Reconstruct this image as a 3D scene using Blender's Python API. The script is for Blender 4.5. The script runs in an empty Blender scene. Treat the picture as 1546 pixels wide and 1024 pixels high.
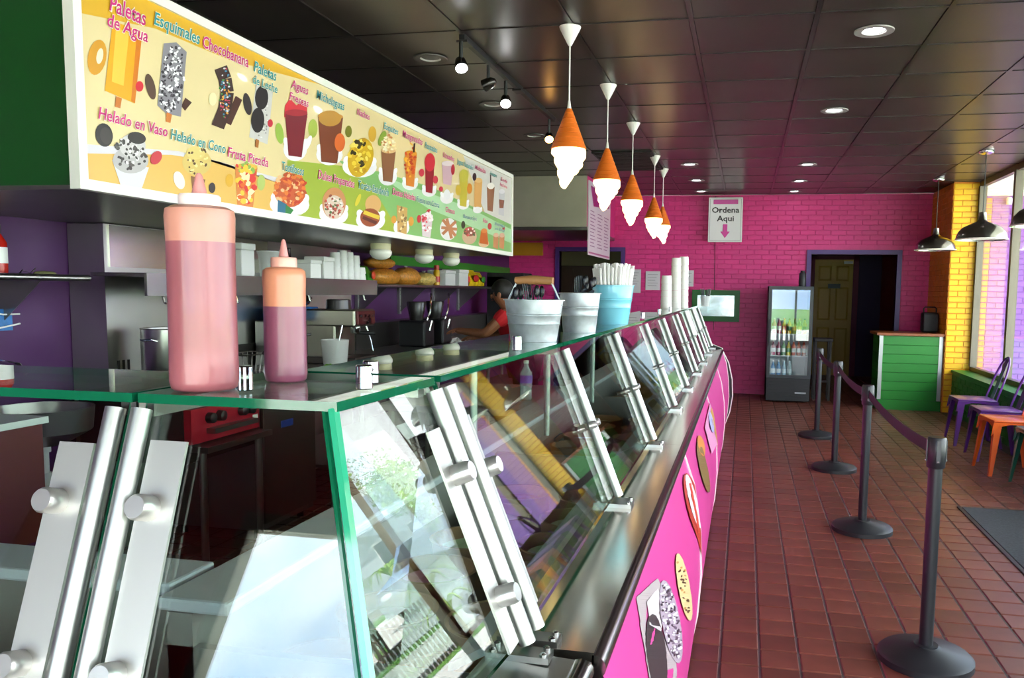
import bpy, bmesh, math, random
from mathutils import Vector, Matrix
random.seed(7)
PI = math.pi
S = bpy.context.scene
COL = S.collection

# ------------------------------------------------------------------ camera
F_PX, YAW, PITCH, ROLL, H = 1206.857, .1957, .0915, -.0144, 1.4334
PPX, PPY = 883.09, 549.42
cam_d = bpy.data.cameras.new('camera'); cam = bpy.data.objects.new('camera', cam_d); COL.objects.link(cam)
cam_d.sensor_fit = 'HORIZONTAL'; cam_d.sensor_width = 36.0
cam_d.lens = F_PX * 36.0 / 1546
cam_d.shift_x = -(PPX - 773) / 1546; cam_d.shift_y = (PPY - 512) / 1546
cam_d.clip_start = .02; cam_d.clip_end = 400
cam.location = (0, 0, H)
RL = Matrix.Rotation(YAW, 3, 'Z') @ Matrix.Rotation(-PITCH, 3, 'X')          # level -> world, camera looks along +Y
cam.rotation_euler = (RL @ Matrix.Rotation(PI/2, 3, 'X') @ Matrix.Rotation(-ROLL, 3, 'Z')).to_euler()
S.camera = cam

def ray(u, v):
    a, b = u - PPX, v - PPY; c, s = math.cos(ROLL), math.sin(ROLL)
    return RL @ Vector((c*a + s*b, F_PX, -(-s*a + c*b)))
def onX(u, v, x): r = ray(u, v); return Vector((0, 0, H)) + r * (x / r.x)
def onY(u, v, y): r = ray(u, v); return Vector((0, 0, H)) + r * (y / r.y)
def onZ(u, v, z): r = ray(u, v); return Vector((0, 0, H)) + r * ((z - H) / r.z)

# ------------------------------------------------------------------ world, sun, exposure
def lin(c):
    if isinstance(c, str): c = [int(c[i:i+2], 16)/255 for i in (0, 2, 4)]
    return tuple(x/12.92 if x <= .04045 else ((x+.055)/1.055)**2.4 for x in c[:3])
w = bpy.data.worlds.new('world'); S.world = w; w.use_nodes = True
nt = w.node_tree; bg = nt.nodes['Background']
tc = nt.nodes.new('ShaderNodeTexCoord'); nz = nt.nodes.new('ShaderNodeTexNoise'); nz.inputs['Scale'].default_value = 2.6; nz.inputs['Detail'].default_value = 7
rp = nt.nodes.new('ShaderNodeValToRGB'); rp.color_ramp.elements[0].position = .34; rp.color_ramp.elements[0].color = (.32, .55, .95, 1)
rp.color_ramp.elements[1].position = .52; rp.color_ramp.elements[1].color = (1, 1, 1, 1)
nt.links.new(tc.outputs['Generated'], nz.inputs['Vector']); nt.links.new(nz.outputs['Fac'], rp.inputs['Fac']); nt.links.new(rp.outputs['Color'], bg.inputs['Color'])
bg.inputs['Strength'].default_value = 7.0
sd = bpy.data.lights.new('sun', 'SUN'); sd.energy = 22; sd.angle = .01; sd.color = (1, .95, .86)
so = bpy.data.objects.new('sun_offscreen', sd); COL.objects.link(so); so.rotation_euler = Vector((.45, .35, -1)).to_track_quat('-Z', 'Y').to_euler()
S.view_settings.view_transform = 'Standard'; S.view_settings.look = 'None'; S.view_settings.gamma = 1; S.view_settings.exposure = .6
S.view_settings.use_curve_mapping = False

# ------------------------------------------------------------------ materials
_m = {}
def M(name, col=(.8, .8, .8), rough=.5, metal=0, em=0, var=0, spec=.5, noise=None, trans=0, bump=0, coat=0, vcol=False, emcol=None):
    if name in _m: return _m[name]
    m = bpy.data.materials.new(name); m.use_nodes = True; t = m.node_tree; b = t.nodes['Principled BSDF']
    c = lin(col); b.inputs['Base Color'].default_value = (*c, 1); b.inputs['Roughness'].default_value = rough; b.inputs['Metallic'].default_value = metal
    b.inputs['Specular IOR Level'].default_value = spec; b.inputs['Coat Weight'].default_value = coat
    if trans: b.inputs['Transmission Weight'].default_value = trans
    if em:
        b.inputs['Emission Color'].default_value = (*(lin(emcol) if emcol else c), 1); b.inputs['Emission Strength'].default_value = em
    src = None
    if vcol:
        a = t.nodes.new('ShaderNodeVertexColor'); a.layer_name = 'Col'; src = a.outputs['Color']
    if var:
        oi = t.nodes.new('ShaderNodeObjectInfo'); mr = t.nodes.new('ShaderNodeMapRange'); mr.inputs['To Min'].default_value = 1-var; mr.inputs['To Max'].default_value = 1+var
        t.links.new(oi.outputs['Random'], mr.inputs['Value'])
        mx = t.nodes.new('ShaderNodeVectorMath'); mx.operation = 'SCALE'; mx.inputs[0].default_value = c
        if src: t.links.new(src, mx.inputs[0])
        t.links.new(mr.outputs['Result'], mx.inputs['Scale']); src = mx.outputs['Vector']
    if noise or bump:
        tc = t.nodes.new('ShaderNodeTexCoord'); n = t.nodes.new('ShaderNodeTexNoise'); n.inputs['Scale'].default_value = (noise or (30, .1))[0]; n.inputs['Detail'].default_value = 5
        t.links.new(tc.outputs['Object'], n.inputs['Vector'])
        if noise:
            mr = t.nodes.new('ShaderNodeMapRange'); mr.inputs['From Min'].default_value = .3; mr.inputs['From Max'].default_value = .7
            mr.inputs['To Min'].default_value = 1-noise[1]; mr.inputs['To Max'].default_value = 1+noise[1]
            t.links.new(n.outputs['Fac'], mr.inputs['Value'])
            mx = t.nodes.new('ShaderNodeVectorMath'); mx.operation = 'SCALE'; mx.inputs[0].default_value = c
            if src: t.links.new(src, mx.inputs[0])
            t.links.new(mr.outputs['Result'], mx.inputs['Scale']); src = mx.outputs['Vector']
        if bump:
            bp = t.nodes.new('ShaderNodeBump'); bp.inputs['Strength'].default_value = bump; bp.inputs['Distance'].default_value = .003
            t.links.new(n.outputs['Fac'], bp.inputs['Height']); t.links.new(bp.outputs['Normal'], b.inputs['Normal'])
    if src: t.links.new(src, b.inputs['Base Color'])
    _m[name] = m; return m
def GLASS(name, tint='f2fbf7', f0=.05, gain=1.0):
    if name in _m: return _m[name]
    m = bpy.data.materials.new(name); m.use_nodes = True; t = m.node_tree; t.nodes.clear()
    o = t.nodes.new('ShaderNodeOutputMaterial'); mix = t.nodes.new('ShaderNodeMixShader'); tr = t.nodes.new('ShaderNodeBsdfTransparent'); g = t.nodes.new('ShaderNodeBsdfGlossy')
    tr.inputs['Color'].default_value = (*lin(tint), 1); g.inputs['Roughness'].default_value = 0; g.inputs['Color'].default_value = (1, 1, 1, 1)
    lw = t.nodes.new('ShaderNodeLayerWeight'); lw.inputs['Blend'].default_value = .5
    pw = t.nodes.new('ShaderNodeMath'); pw.operation = 'POWER'; pw.inputs[1].default_value = 5; t.links.new(lw.outputs['Facing'], pw.inputs[0])
    ma = t.nodes.new('ShaderNodeMath'); ma.operation = 'MULTIPLY_ADD'; ma.inputs[1].default_value = (1-f0)*gain; ma.inputs[2].default_value = f0; ma.use_clamp = True
    t.links.new(pw.outputs[0], ma.inputs[0]); t.links.new(ma.outputs[0], mix.inputs['Fac'])
    t.links.new(tr.outputs[0], mix.inputs[1]); t.links.new(g.outputs[0], mix.inputs[2]); t.links.new(mix.outputs[0], o.inputs[0])
    _m[name] = m; return m
def SHELL(name, col, alpha, rough=.35):
    if name in _m: return _m[name]
    m = bpy.data.materials.new(name); m.use_nodes = True; t = m.node_tree; b = t.nodes['Principled BSDF']
    b.inputs['Base Color'].default_value = (*lin(col), 1); b.inputs['Roughness'].default_value = rough; b.inputs['Alpha'].default_value = alpha
    _m[name] = m; return m
VC = lambda: M('print_ink', rough=.35, vcol=True)
STEEL = M('stainless_steel', 'b9b8b4', .28, 1, noise=(3, .06)); STEELD = M('brushed_dark_steel', '8a8684', .35, 1); CHROME = M('chrome', 'd8dadb', .08, 1)
ALU = M('satin_aluminium', 'b4b6b2', .42, 1); BLACKP = M('black_plastic', '17181b', .45); WHITEP = M('white_plastic', 'eceae6', .4)
GEDGE = M('green_glass_edge', '0b5a3e', .06, spec=.7); TEALG = M('mitre_glass', '2f9d78', .06, spec=.9); GL = GLASS('case_glass', 'eef7f2', .07); WGL = GLASS('window_glass', 'f4f8f8', .06)

# ------------------------------------------------------------------ mesh helpers
class MB:
    def __init__(s): s.v = []; s.f = []; s.mi = []; s.c = []; s.mat = 0; s.col = (1, 1, 1)
    def face(s, idx): s.f.append(tuple(idx)); s.mi.append(s.mat); s.c.append(s.col)
    def add(s, vs, fs):
        o = len(s.v); s.v += [tuple(p) for p in vs]
        for f in fs: s.face([o+i for i in f])
    def box(s, x0, x1, y0, y1, z0, z1, skip=()):
        vs = [(x, y, z) for z in (z0, z1) for y in (y0, y1) for x in (x0, x1)]
        fs = {'b': (0, 2, 3, 1), 't': (4, 5, 7, 6), 'f': (0, 1, 5, 4), 'k': (2, 6, 7, 3), 'l': (0, 4, 6, 2), 'r': (1, 3, 7, 5)}
        s.add(vs, [f for k, f in fs.items() if k not in skip]); return s
    def bbox(s, x0, x1, y0, y1, z0, z1, b=.004):
        bm = bmesh.new(); bmesh.ops.create_cube(bm, size=1)
        for v in bm.verts: v.co = Vector(((x0+x1)/2+v.co.x*(x1-x0), (y0+y1)/2+v.co.y*(y1-y0), (z0+z1)/2+v.co.z*(z1-z0)))
        bmesh.ops.bevel(bm, geom=bm.edges[:], offset=b, segments=2, affect='EDGES', profile=.5)
        bm.verts.index_update(); s.add([v.co[:] for v in bm.verts], [[v.index for v in f.verts] for f in bm.faces]); bm.free(); return s
    def tube(s, pts, r, n=10, cap=True):
        pts = [Vector(p) for p in pts]; rs = r if isinstance(r, (list, tuple)) else [r]*len(pts); rings = []
        ref = None
        for i, p in enumerate(pts):
            d = (pts[min(i+1, len(pts)-1)] - pts[max(i-1, 0)]).normalized()
            if ref is None: ref = Vector((0, 0, 1)) if abs(d.z) < .9 else Vector((1, 0, 0))
            a = (ref - d*ref.dot(d)).normalized(); ref = a; b = d.cross(a)
            o = len(s.v); rings.append(o)
            s.v += [tuple(p + (a*math.cos(2*PI*k/n) + b*math.sin(2*PI*k/n))*rs[i]) for k in range(n)]
        for i in range(len(rings)-1):
            for k in range(n): s.face((rings[i]+k, rings[i]+(k+1) % n, rings[i+1]+(k+1) % n, rings[i+1]+k))
        if cap: s.face([rings[0]+k for k in reversed(range(n))]); s.face([rings[-1]+k for k in range(n)])
        return s
    def lathe(s, prof, c=(0, 0, 0), n=28, axis='Z', cap=True):
        def P(r, h, a):
            x, y = r*math.cos(a), r*math.sin(a)
            return {'Z': (c[0]+x, c[1]+y, c[2]+h), 'X': (c[0]+h, c[1]+x, c[2]+y), 'Y': (c[0]+y, c[1]+h, c[2]+x)}[axis]
        rings = []
        for (r, h) in prof:
            rings.append(len(s.v)); s.v += [P(max(r, 1e-5), h, 2*PI*k/n) for k in range(n)]
        for i in range(len(rings)-1):
            for k in range(n): s.face((rings[i]+k, rings[i]+(k+1) % n, rings[i+1]+(k+1) % n, rings[i+1]+k))
        if cap: s.face([rings[0]+k for k in reversed(range(n))]); s.face([rings[-1]+k for k in range(n)])
        return s
    def poly(s, pts): s.add(pts, [list(range(len(pts)))]); return s
    def prism(s, pts, d):                      # polygon in 3D extruded along vector d
        n = len(pts); d = Vector(d); vs = [Vector(p) for p in pts]; vs += [p+d for p in vs]
        s.add(vs, [list(reversed(range(n))), [n+i for i in range(n)]] + [(i, (i+1) % n, n+(i+1) % n, n+i) for i in range(n)]); return s
    def ball(s, c, rx, ry=None, rz=None, n=14, m=9):
        ry = ry or rx; rz = rz or rx; o = len(s.v)
        for i in range(m+1):
            t = PI*i/m
            s.v += [(c[0]+rx*math.sin(t)*math.cos(2*PI*k/n), c[1]+ry*math.sin(t)*math.sin(2*PI*k/n), c[2]+rz*math.cos(t)) for k in range(n)]
        for i in range(m):
            for k in range(n): s.face((o+i*n+k, o+(i+1)*n+k, o+(i+1)*n+(k+1) % n, o+i*n+(k+1) % n))
        return s
    def mesh(s, name, mats, off=(0, 0, 0), smooth=False):
        me = bpy.data.meshes.new(name); me.from_pydata([(x-off[0], y-off[1], z-off[2]) for x, y, z in s.v], [], s.f)
        mats = mats if isinstance(mats, (list, tuple)) else [mats]
        for m in mats: me.materials.append(m)
        me.polygons.foreach_set('material_index', s.mi)
        if any(c != (1, 1, 1) for c in s.c):
            a = me.color_attributes.new('Col', 'FLOAT_COLOR', 'CORNER'); i = 0
            for p, c in zip(me.polygons, s.c):
                for _ in range(p.loop_total): a.data[i].color = (*c, 1); i += 1
        bm = bmesh.new(); bm.from_mesh(me); bmesh.ops.recalc_face_normals(bm, faces=bm.faces); bm.to_mesh(me); bm.free()
        if smooth:
            me.polygons.foreach_set('use_smooth', [True]*len(me.polygons))
            try: me.set_sharp_from_angle(angle=math.radians(smooth if smooth > 1 else 40))
            except Exception: pass
        me.update(); return me
    def build(s, name, mats, parent=None, smooth=False, world=True):
        off = (0, 0, 0)
        if parent is not None and world:
            q = parent; off = Vector((0, 0, 0))
            while q is not None: off += q.location; q = q.parent
        o = bpy.data.objects.new(name, s.mesh(name, mats, off, smooth)); COL.objects.link(o)
        if parent is not None: o.parent = parent
        return o
def tag(o, label=None, cat=None, group=None, kind=None):
    for k, v in (('label', label), ('category', cat), ('group', group), ('kind', kind)):
        if v: o[k] = v
    return o
def thing(name, label, cat, loc=(0, 0, 0), group=None, rz=0):
    o = bpy.data.objects.new(name, None); COL.objects.link(o); o.location = loc; o.rotation_euler = (0, 0, rz); o.empty_display_size = .05
    return tag(o, label, cat, group)
def struct(name, mb, mat, smooth=False): return tag(mb.build(name, mat, None, smooth), kind='structure')
def copy_tree(o, parent=None):
    c = o.copy(); COL.objects.link(c)
    if parent: c.parent = parent
    for ch in [x for x in list(bpy.data.objects) if x.parent == o]: copy_tree(ch, c)
    return c
def solid(name, label, cat, mb, mat, group=None, smooth=False): return tag(mb.build(name, mat, None, smooth), label, cat, group)
def text_mesh(body, bold=.0, shear=0.0):
    c = bpy.data.curves.new('lettering', 'FONT'); c.body = body; c.shear = shear; c.offset = bold; c.resolution_u = 2
    o = bpy.data.objects.new('lettering', c); me = bpy.data.meshes.new_from_object(o); bpy.data.objects.remove(o)
    xs = [v.co.x for v in me.vertices]; ys = [v.co.y for v in me.vertices]
    return me, min(xs), max(xs), min(ys), max(ys)

XW, XR, YB, YF, CZ = -3.45, 2.735, 11.5, -1.6, 2.789      # left wall, window plane, back wall, storefront, ceiling
# ------------------------------------------------------------------ setting: floor and tiles
GROUT = M('floor_grout', '57504e', .8, noise=(8, .2))
fl = struct('floor', MB().box(XW, XR+.02, YF, 15.2, -.1, 0), GROUT)
TA = .1531
tile_m = M('quarry_tile', '6c3b2f', .36, var=.2, noise=(5, .22), bump=.15)
tm = MB(); e = TA/2-.004; b = .004
tm.add([(-e, -e, 0), (e, -e, 0), (e, e, 0), (-e, e, 0), (-e+b, -e+b, .005), (e-b, -e+b, .005), (e-b, e-b, .005), (-e+b, e-b, .005)],
       [(4, 5, 6, 7), (0, 1, 5, 4), (1, 2, 6, 5), (2, 3, 7, 6), (3, 0, 4, 7)])
tile_me = tm.mesh('floor_tile', tile_m)
cells = []
for i in range(-22, 19):
    for j in range(-32, 80):
        x, y = -.0516+TA*(i+.5), 3.3347+TA*(j+.5)
        if XW+.1 < x < 2.45 and YF+.1 < y < 15:
            vis = (x > -.2 and y > 2.55 and x < 2.5 and x < .52*y+.3)
            cells.append((0 if vis else 1, math.hypot(x, y), x, y))
cells.sort()
for k, (_, _, x, y) in enumerate(cells[:300]):
    o = bpy.data.objects.new('floor_tile', tile_me); COL.objects.link(o); o.location = (x, y, 0); o.parent = fl
far_m = M('quarry_tile_field', '6c3b2f', .36, vcol=True, noise=(5, .22), bump=.15)
sm = MB(); base = lin('6c3b2f')
for (_, _, x, y) in cells[300:]:
    k = random.uniform(.78, 1.22); sm.col = tuple(c*k for c in base)
    sm.add([(x+px, y+py, pz) for px, py, pz in tm.v], tm.f)
tag(sm.build('floor_tile_field', far_m, fl), kind='stuff')

# ------------------------------------------------------------------ bricks
BW, BH = .2032, .0677
def brick_mesh(mat):
    m = MB(); x, z, b = BW/2-.004, BH/2-.004, .004
    m.add([(-x, 0, -z), (x, 0, -z), (x, 0, z), (-x, 0, z), (-x+b, -.007, -z+b), (x-b, -.007, -z+b), (x-b, -.007, z-b), (-x+b, -.007, z-b)],
          [(4, 5, 6, 7), (0, 1, 5, 4), (1, 2, 6, 5), (2, 3, 7, 6), (3, 0, 4, 7)])
    return m, m.mesh('brick', mat)
def bricks(parent, origin, rz, width, z0, z1, mat, col, holes=(), limit=300, prefer=None):
    """course bricks on a wall face; local x runs along the face, -y is the outward normal"""
    bm_, me = brick_mesh(mat); out = []
    R = Matrix.Rotation(rz, 3, 'Z'); o3 = Vector(origin)
    row = 0; z = z0
    while z + BH <= z1 + .01:
        x = -BW/2 if row % 2 else 0
        while x < width:
            a, c = max(x, 0), min(x+BW, width)
            segs = [(a, c)]
            for (h0, h1, k0, k1) in holes:
                if z+BH > k0 and z < k1:
                    ns = []
                    for (s0, s1) in segs:
                        if s1 <= h0 or s0 >= h1: ns.append((s0, s1))
                        else:
                            if s0 < h0: ns.append((s0, h0))
                            if s1 > h1: ns.append((h1, s1))
                    segs = ns
            for (s0, s1) in segs:
                if s1-s0 > .03: out.append(((s0+s1)/2, z+BH/2, (s1-s0)/BW))
            x += BW
        z += BH; row += 1
    if prefer: out.sort(key=prefer)
    rest = MB()
    for k, (x, zc, sx) in enumerate(out):
        p = o3 + R @ Vector((x, 0, 0)); p.z = zc
        if k < limit:
            o = bpy.data.objects.new('brick', me); COL.objects.link(o); o.location = p; o.rotation_euler = (0, 0, rz); o.scale = (sx, 1, 1); o.parent = parent
        else:
            rest.add([tuple(p + R @ Vector((v[0]*sx, v[1], 0)) + Vector((0, 0, v[2]))) for v in bm_.v], bm_.f)
    if rest.v: tag(rest.build('brick_field', mat, parent), kind='stuff')
def paint(name, col, var=.06): return M(name, col, .45, var=var, noise=(14, .06), bump=.25)
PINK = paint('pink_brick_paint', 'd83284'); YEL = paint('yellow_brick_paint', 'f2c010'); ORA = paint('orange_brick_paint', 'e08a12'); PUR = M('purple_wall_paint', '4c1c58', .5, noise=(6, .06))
GRN = paint('green_brick_paint', '14701c'); PEA = paint('peach_brick_paint', 'e6a060'); LAV = paint('purple_brick_paint', '8f5cb4')
VIO = M('violet_trim_paint', '4d2a78', .4)

# back wall with kitchen doorway and hall doorway
DK = (-2.68, -1.77, 2.0); DH = (.88, 2.0, 1.975)
wb = MB()
for x0, x1, z0, z1 in ((XW, DK[0], 0, CZ), (DK[0], DK[1], DK[2], CZ), (DK[1], DH[0], 0, CZ), (DH[0], DH[1], DH[2], CZ), (DH[1], 2.42, 0, CZ)):
    wb.box(x0, x1, YB, YB+.12, z0, z1)
wall_back = struct('wall_back', wb, PINK)
bricks(wall_back, (XW, YB, 0), 0, 2.42-XW, 0, CZ, PINK, None, holes=((DK[0]-XW-.07, DK[1]-XW+.07, 0, DK[2]+.07), (DH[0]-XW-.07, DH[1]-XW+.07, 0, DH[2]+.07)),
       prefer=lambda t: (0 if t[0]+XW > -1.75 and (t[1] > 1.0 or t[0]+XW > -.15) and not (.3 < t[0]+XW < .88 and t[1] < 1.5) else 1, abs(t[0]+XW-.3)*.7+abs(t[1]-1.9)))
def casing(name, d, mat):
    m = MB(); t = .06
    m.box(d[0]-t, d[0], YB-.03, YB+.12, 0, d[2]+t); m.box(d[1], d[1]+t, YB-.03, YB+.12, 0, d[2]+t); m.box(d[0], d[1], YB-.03, YB+.12, d[2], d[2]+t)
    return struct(name, m, mat)
casing('trim_1', DK, VIO); casing('trim_2', DH, VIO)
# hall behind the right doorway
MAR = M('maroon_paint', '6b0f34', .6); DPU = M('dark_purple_paint', '2c1440', .6); REDP = M('red_paint', '8e0f0a', .5); ORP = M('orange_hall_paint', 'b4500e', .5)
hm = MB().box(.3, 2.9, 14.6, 14.7, 0, CZ); struct('wall_hall_end', hm, DPU)
struct('wall_hall_left', MB().box(.3, .4, YB+.12, 14.6, 0, CZ), MAR)
hr = MB().box(2.3, 2.4, YB+.12, 14.6, 0, CZ); struct('wall_hall_right', hr, REDP)
struct('trim_3', MB().box(2.2, 2.3, 11.62, 11.9, 0, CZ), ORP)
struct('ceiling_hall', MB().box(.3, 2.9, YB+.12, 14.7, 2.4, 2.45), DPU)
dd = onY(1226, 390, 14.58); de = onY(1284, 390, 14.58)
DY = M('yellow_door_paint', 'b08a16', .45)
struct('trim_4', MB().box(de.x, de.x+.09, 14.53, 14.6, 0, 2.1).box(dd.x-.09, dd.x, 14.53, 14.6, 0, 2.1).box(dd.x-.09, de.x+.09, 14.53, 14.6, 2.03, 2.1), MAR)
door = tag(MB().box(dd.x, de.x, 14.56, 14.6, .01, 2.03).build('door_1', DY), kind='structure')
W_ = de.x-dd.x
for cx in (.27, .73):
    for z0, z1 in ((.2, .85), (.98, 1.55), (1.66, 1.92)):
        x0, x1 = dd.x+W_*cx-W_*.17, dd.x+W_*cx+W_*.17
        p = MB(); p.add([(x0, 14.56, z0), (x1, 14.56, z0), (x1, 14.56, z1), (x0, 14.56, z1), (x0+.03, 14.548, z0+.03), (x1-.03, 14.548, z0+.03), (x1-.03, 14.548, z1-.03), (x0+.03, 14.548, z1-.03)], [(4, 5, 6, 7), (0, 1, 5, 4), (1, 2, 6, 5), (2, 3, 7, 6), (3, 0, 4, 7)])
        p.build('door_panel', DY, door)
MB().box(dd.x+W_*.36, dd.x+W_*.68, 14.54, 14.56, 1.53, 1.61).build('name_plate', BLACKP, door)
MB().box(dd.x+W_*.75, de.x-.02, 14.5, 14.56, 1.96, 2.0).build('door_closer', STEELD, door)
# kitchen beyond the left doorway
CRM = M('cream_wall', 'cfc3a0', .7); 
struct('wall_kitchen_end', MB().box(XW, -1.2, 13.9, 14, 0, CZ), CRM); struct('wall_kitchen_right', MB().box(-1.3, -1.2, YB+.12, 14, 0, CZ), CRM); struct('wall_kitchen_left', MB().box(XW-.1, XW, YB+.12, 14, 0, CZ), CRM)
struct('ceiling_kitchen', MB().box(XW, -1.2, YB+.12, 14, 2.6, 2.65), CRM)
# pillar and knee wall
pl = struct('pillar', MB().box(2.42, XR, 10.42, YB+.12, 0, CZ), ORA); 
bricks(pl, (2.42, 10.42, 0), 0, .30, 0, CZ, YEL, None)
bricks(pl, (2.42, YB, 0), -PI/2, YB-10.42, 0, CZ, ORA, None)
kw = struct('wall_right', MB().box(2.52, XR+.1, YF, 10.42, 0, .50).box(2.50, XR+.1, YF, 10.42, .50, .53), GRN)
bricks(kw, (2.52, 10.42, 0), -PI/2, 6.2, 0, .5, GRN, None)
# left wall, front corner, roof
struct('wall_left', MB().box(XW-.12, XW, YF, YB+.12, 0, CZ), PUR)
struct('wall_front', MB().box(-2.3, XR+.1, YF-.1, YF, 0, .12).box(XW-.12, -2.3, YF-.1, YF, 0, CZ).box(-2.3, XR+.1, YF-.1, YF, 2.08, CZ).box(XR-.05, XR+.1, YF-.1, YF, 0, CZ), M('dark_red_wall_paint', '6e1018', .5))
struct('roof', MB().box(XW-.6, 4.3, -3.2, 15.2, 3.05, 3.3), M('white_soffit', 'e4e2da', .6))
# ceiling: grid with lay-in tiles
gridm = M('ceiling_grid', '2a2523', .3, noise=(2, .2))
cl = struct('ceiling', MB().box(XW, XR+.05, YF, YB, CZ+.012, 3.05), M('plenum', '0c0b0b', .9))
ctile = M('ceiling_tile', '3a332f', .32, var=.12, noise=(2.2, .2), bump=.3)
TS = .61; gx0, gy0 = -.3073, 4.1574
t_ = MB(); e = TS/2-.011; t_.add([(-e, -e, .012), (e, -e, .012), (e, e, .012), (-e, e, .012), (-e+.004, -e+.004, .004), (e-.004, -e+.004, .004), (e-.004, e-.004, .004), (-e+.004, e-.004, .004)], [(7, 6, 5, 4), (0, 4, 5, 1), (1, 5, 6, 2), (2, 6, 7, 3), (3, 7, 4, 0)])
ct_me = t_.mesh('ceiling_tile', ctile)
for i in range(-6, 6):
    for j in range(-10, 13):
        x, y = gx0+TS*(i+.5), gy0+TS*(j+.5)
        x0, x1, y0, y1 = max(x-TS/2, XW), min(x+TS/2, XR), max(y-TS/2, YF), min(y+TS/2, YB)
        if x1-x0 < .05 or y1-y0 < .05: continue
        o = bpy.data.objects.new('ceiling_tile', ct_me); COL.objects.link(o); o.location = ((x0+x1)/2, (y0+y1)/2, CZ); o.scale = ((x1-x0)/TS, (y1-y0)/TS, 1); o.parent = cl
for i in range(-5, 6):
    x = gx0+TS*i
    if XW < x < XR: MB().box(x-.012, x+.012, YF, YB, CZ-.001, CZ+.012).build('grid_runner', gridm, cl)
for j in range(-9, 13):
    y = gy0+TS*j
    if YF < y < YB: MB().box(XW, XR, y-.012, y+.012, CZ-.0005, CZ+.011).build('grid_cross_bar', gridm, cl)
# right windows and storefront
FRM = M('bronze_window_frame', '6d675a', .4, .6)
win = struct('window_1', MB().box(XR-.03, XR+.03, YF, 10.42, .53, .58).box(XR-.03, XR+.03, YF, 10.42, CZ-.06, CZ+.01), FRM)
MB().box(XR-.005, XR+.003, YF, 10.42, .58, CZ-.06).build('window_pane', WGL, win)
for y in (10.39, 9.1, 7.0, 4.9, 2.8, .7, -1.55): MB().box(XR-.04, XR+.04, y-.035, y+.035, .58, CZ-.05).build('mullion', FRM, win)
win2 = struct('window_2', MB().box(-2.3, XR, YF-.08, YF-.02, 2.0, 2.08), FRM)
MB().box(-2.3, XR, YF-.055, YF-.047, .12, 2.0).build('window_pane', WGL, win2)
for x in (-2.27, -1.0, .2, 1.4, 2.6): MB().box(x-.03, x+.03, YF-.09, YF-.01, .12, 2.0).build('mullion', FRM, win2)

# ------------------------------------------------------------------ display cases along the counter
ZT, ZF = 1.285, .89                        # top edge and foot of the slanted glass
XT, XF = -.478, -.323                      # the same, across the run
XB = -.72                                  # back edge of the glass top
PNK = M('pink_counter_print', 'e0469c', .3, noise=(1.2, .1)); PNK2 = M('pale_pink_swirl', 'ef8cc6', .3)
DARKR = M('case_lining', '9a9290', .5); TUBW = M('card_tub', 'b88c66', .6); LBL = M('white_liner', 'd4d8dc', .15)
prof = [(-.205, .835), (-.165, .72), (-.138, .55), (-.130, .38), (-.140, .22), (-.165, .09)]     # convex front panel, x by z
def prof_x(z):
    for (xa, za), (xb, zb) in zip(prof, prof[1:]):
        if zb <= z <= za: return xb + (xa-xb)*(z-zb)/(za-zb)
    return prof[0][0] if z > .8 else prof[-1][0]
def pane(name, quad, nrm, parent, th=.008):
    """glass sheet: faces clear, rim green"""
    q = [Vector(p) for p in quad]; n = Vector(nrm).normalized()*th; m = MB(); m.v = [tuple(p) for p in q] + [tuple(p-n) for p in q]
    m.mat = 0; m.face((0, 1, 2, 3)); m.face((7, 6, 5, 4)); m.mat = 1
    for i in range(4): m.face((i, (i+1) % 4, 4+(i+1) % 4, 4+i))
    return m.build(name, [GL, GEDGE], parent)
gn = Vector((ZT-ZF, 0, XF-XT)).normalized()              # outward normal of the front glass
def gp(s, y, off=0): return Vector((XF+(XT-XF)*s, y, ZF+(ZT-ZF)*s)) + gn*off
def post(parent, y, r=.0125, off=.010, name='post'):
    m = MB(); m.tube([gp(-.01, y, off), gp(.97, y, off)], r, 12); return m.build(name, ALU, parent, 40)
def knob(parent, s, y, off=.006, r=.016, l=.028):
    a = gp(s, y, off); m = MB(); m.tube([a, a+gn*l*.8, a+gn*l], [r, r, r*.85], 18); return m.build('clamp_knob', M('satin_knob', 'd0cecc', .3, .8), parent, 40)
def plate(parent, y0, y1, s0, s1):
    m = MB(); m.prism([gp(s0, y0, .002), gp(s0, y1, .002), gp(s1, y1, .002), gp(s1, y0, .002)], gn*.004); return m.build('clamp_plate', M('matt_plate', 'bab8b4', .45, .8), parent)
def foot_plate(parent, y, w=.035):
    m = MB(); m.box(-.375, -.275, y-w, y+w, .8655, .876); o = m.build('foot_plate', STEEL, parent)
    for dx in (-.365, -.285):
        for dy in (-w*.69, w*.69): MB().lathe([(.0055, 0), (.0055, .004), (.003, .006)], (dx, y+dy, .876), 8).build('bolt', CHROME, o, 40)
    return o
def tubs(parent, y0, y1, cols, xs=(-.52, -.78)):
    n = len(cols); 
    for k, c in enumerate(cols):
        y = y0+(k+.5)*(y1-y0)/n
        for x in xs:
            t = MB().lathe([(.095, 0), (.11, .19), (.116, .2), (.106, .2), (.1, .17)], (x, y, .5), 24, cap=False); tb = t.build('tub', TUBW, parent, 40)
            m = MB(); m.lathe([(.1, .15), (.08, .172), (.05, .16), (.02, .18), (.0, .178)], (x, y, .5), 20, cap=False)
            m.build('ice_cream', M('ice_cream_'+c, c, .6, noise=(30, .12), bump=.6), tb, 40)
FLAV = ['e9d6b4', '6b3a22', 'e79ab0', 'cfe0b0', 'f1e6d0', 'b8743c', 'd7c2e4', 'e8b04c']
RAILM = M('rail_steel', '8f8a88', .22, 1)
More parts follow.
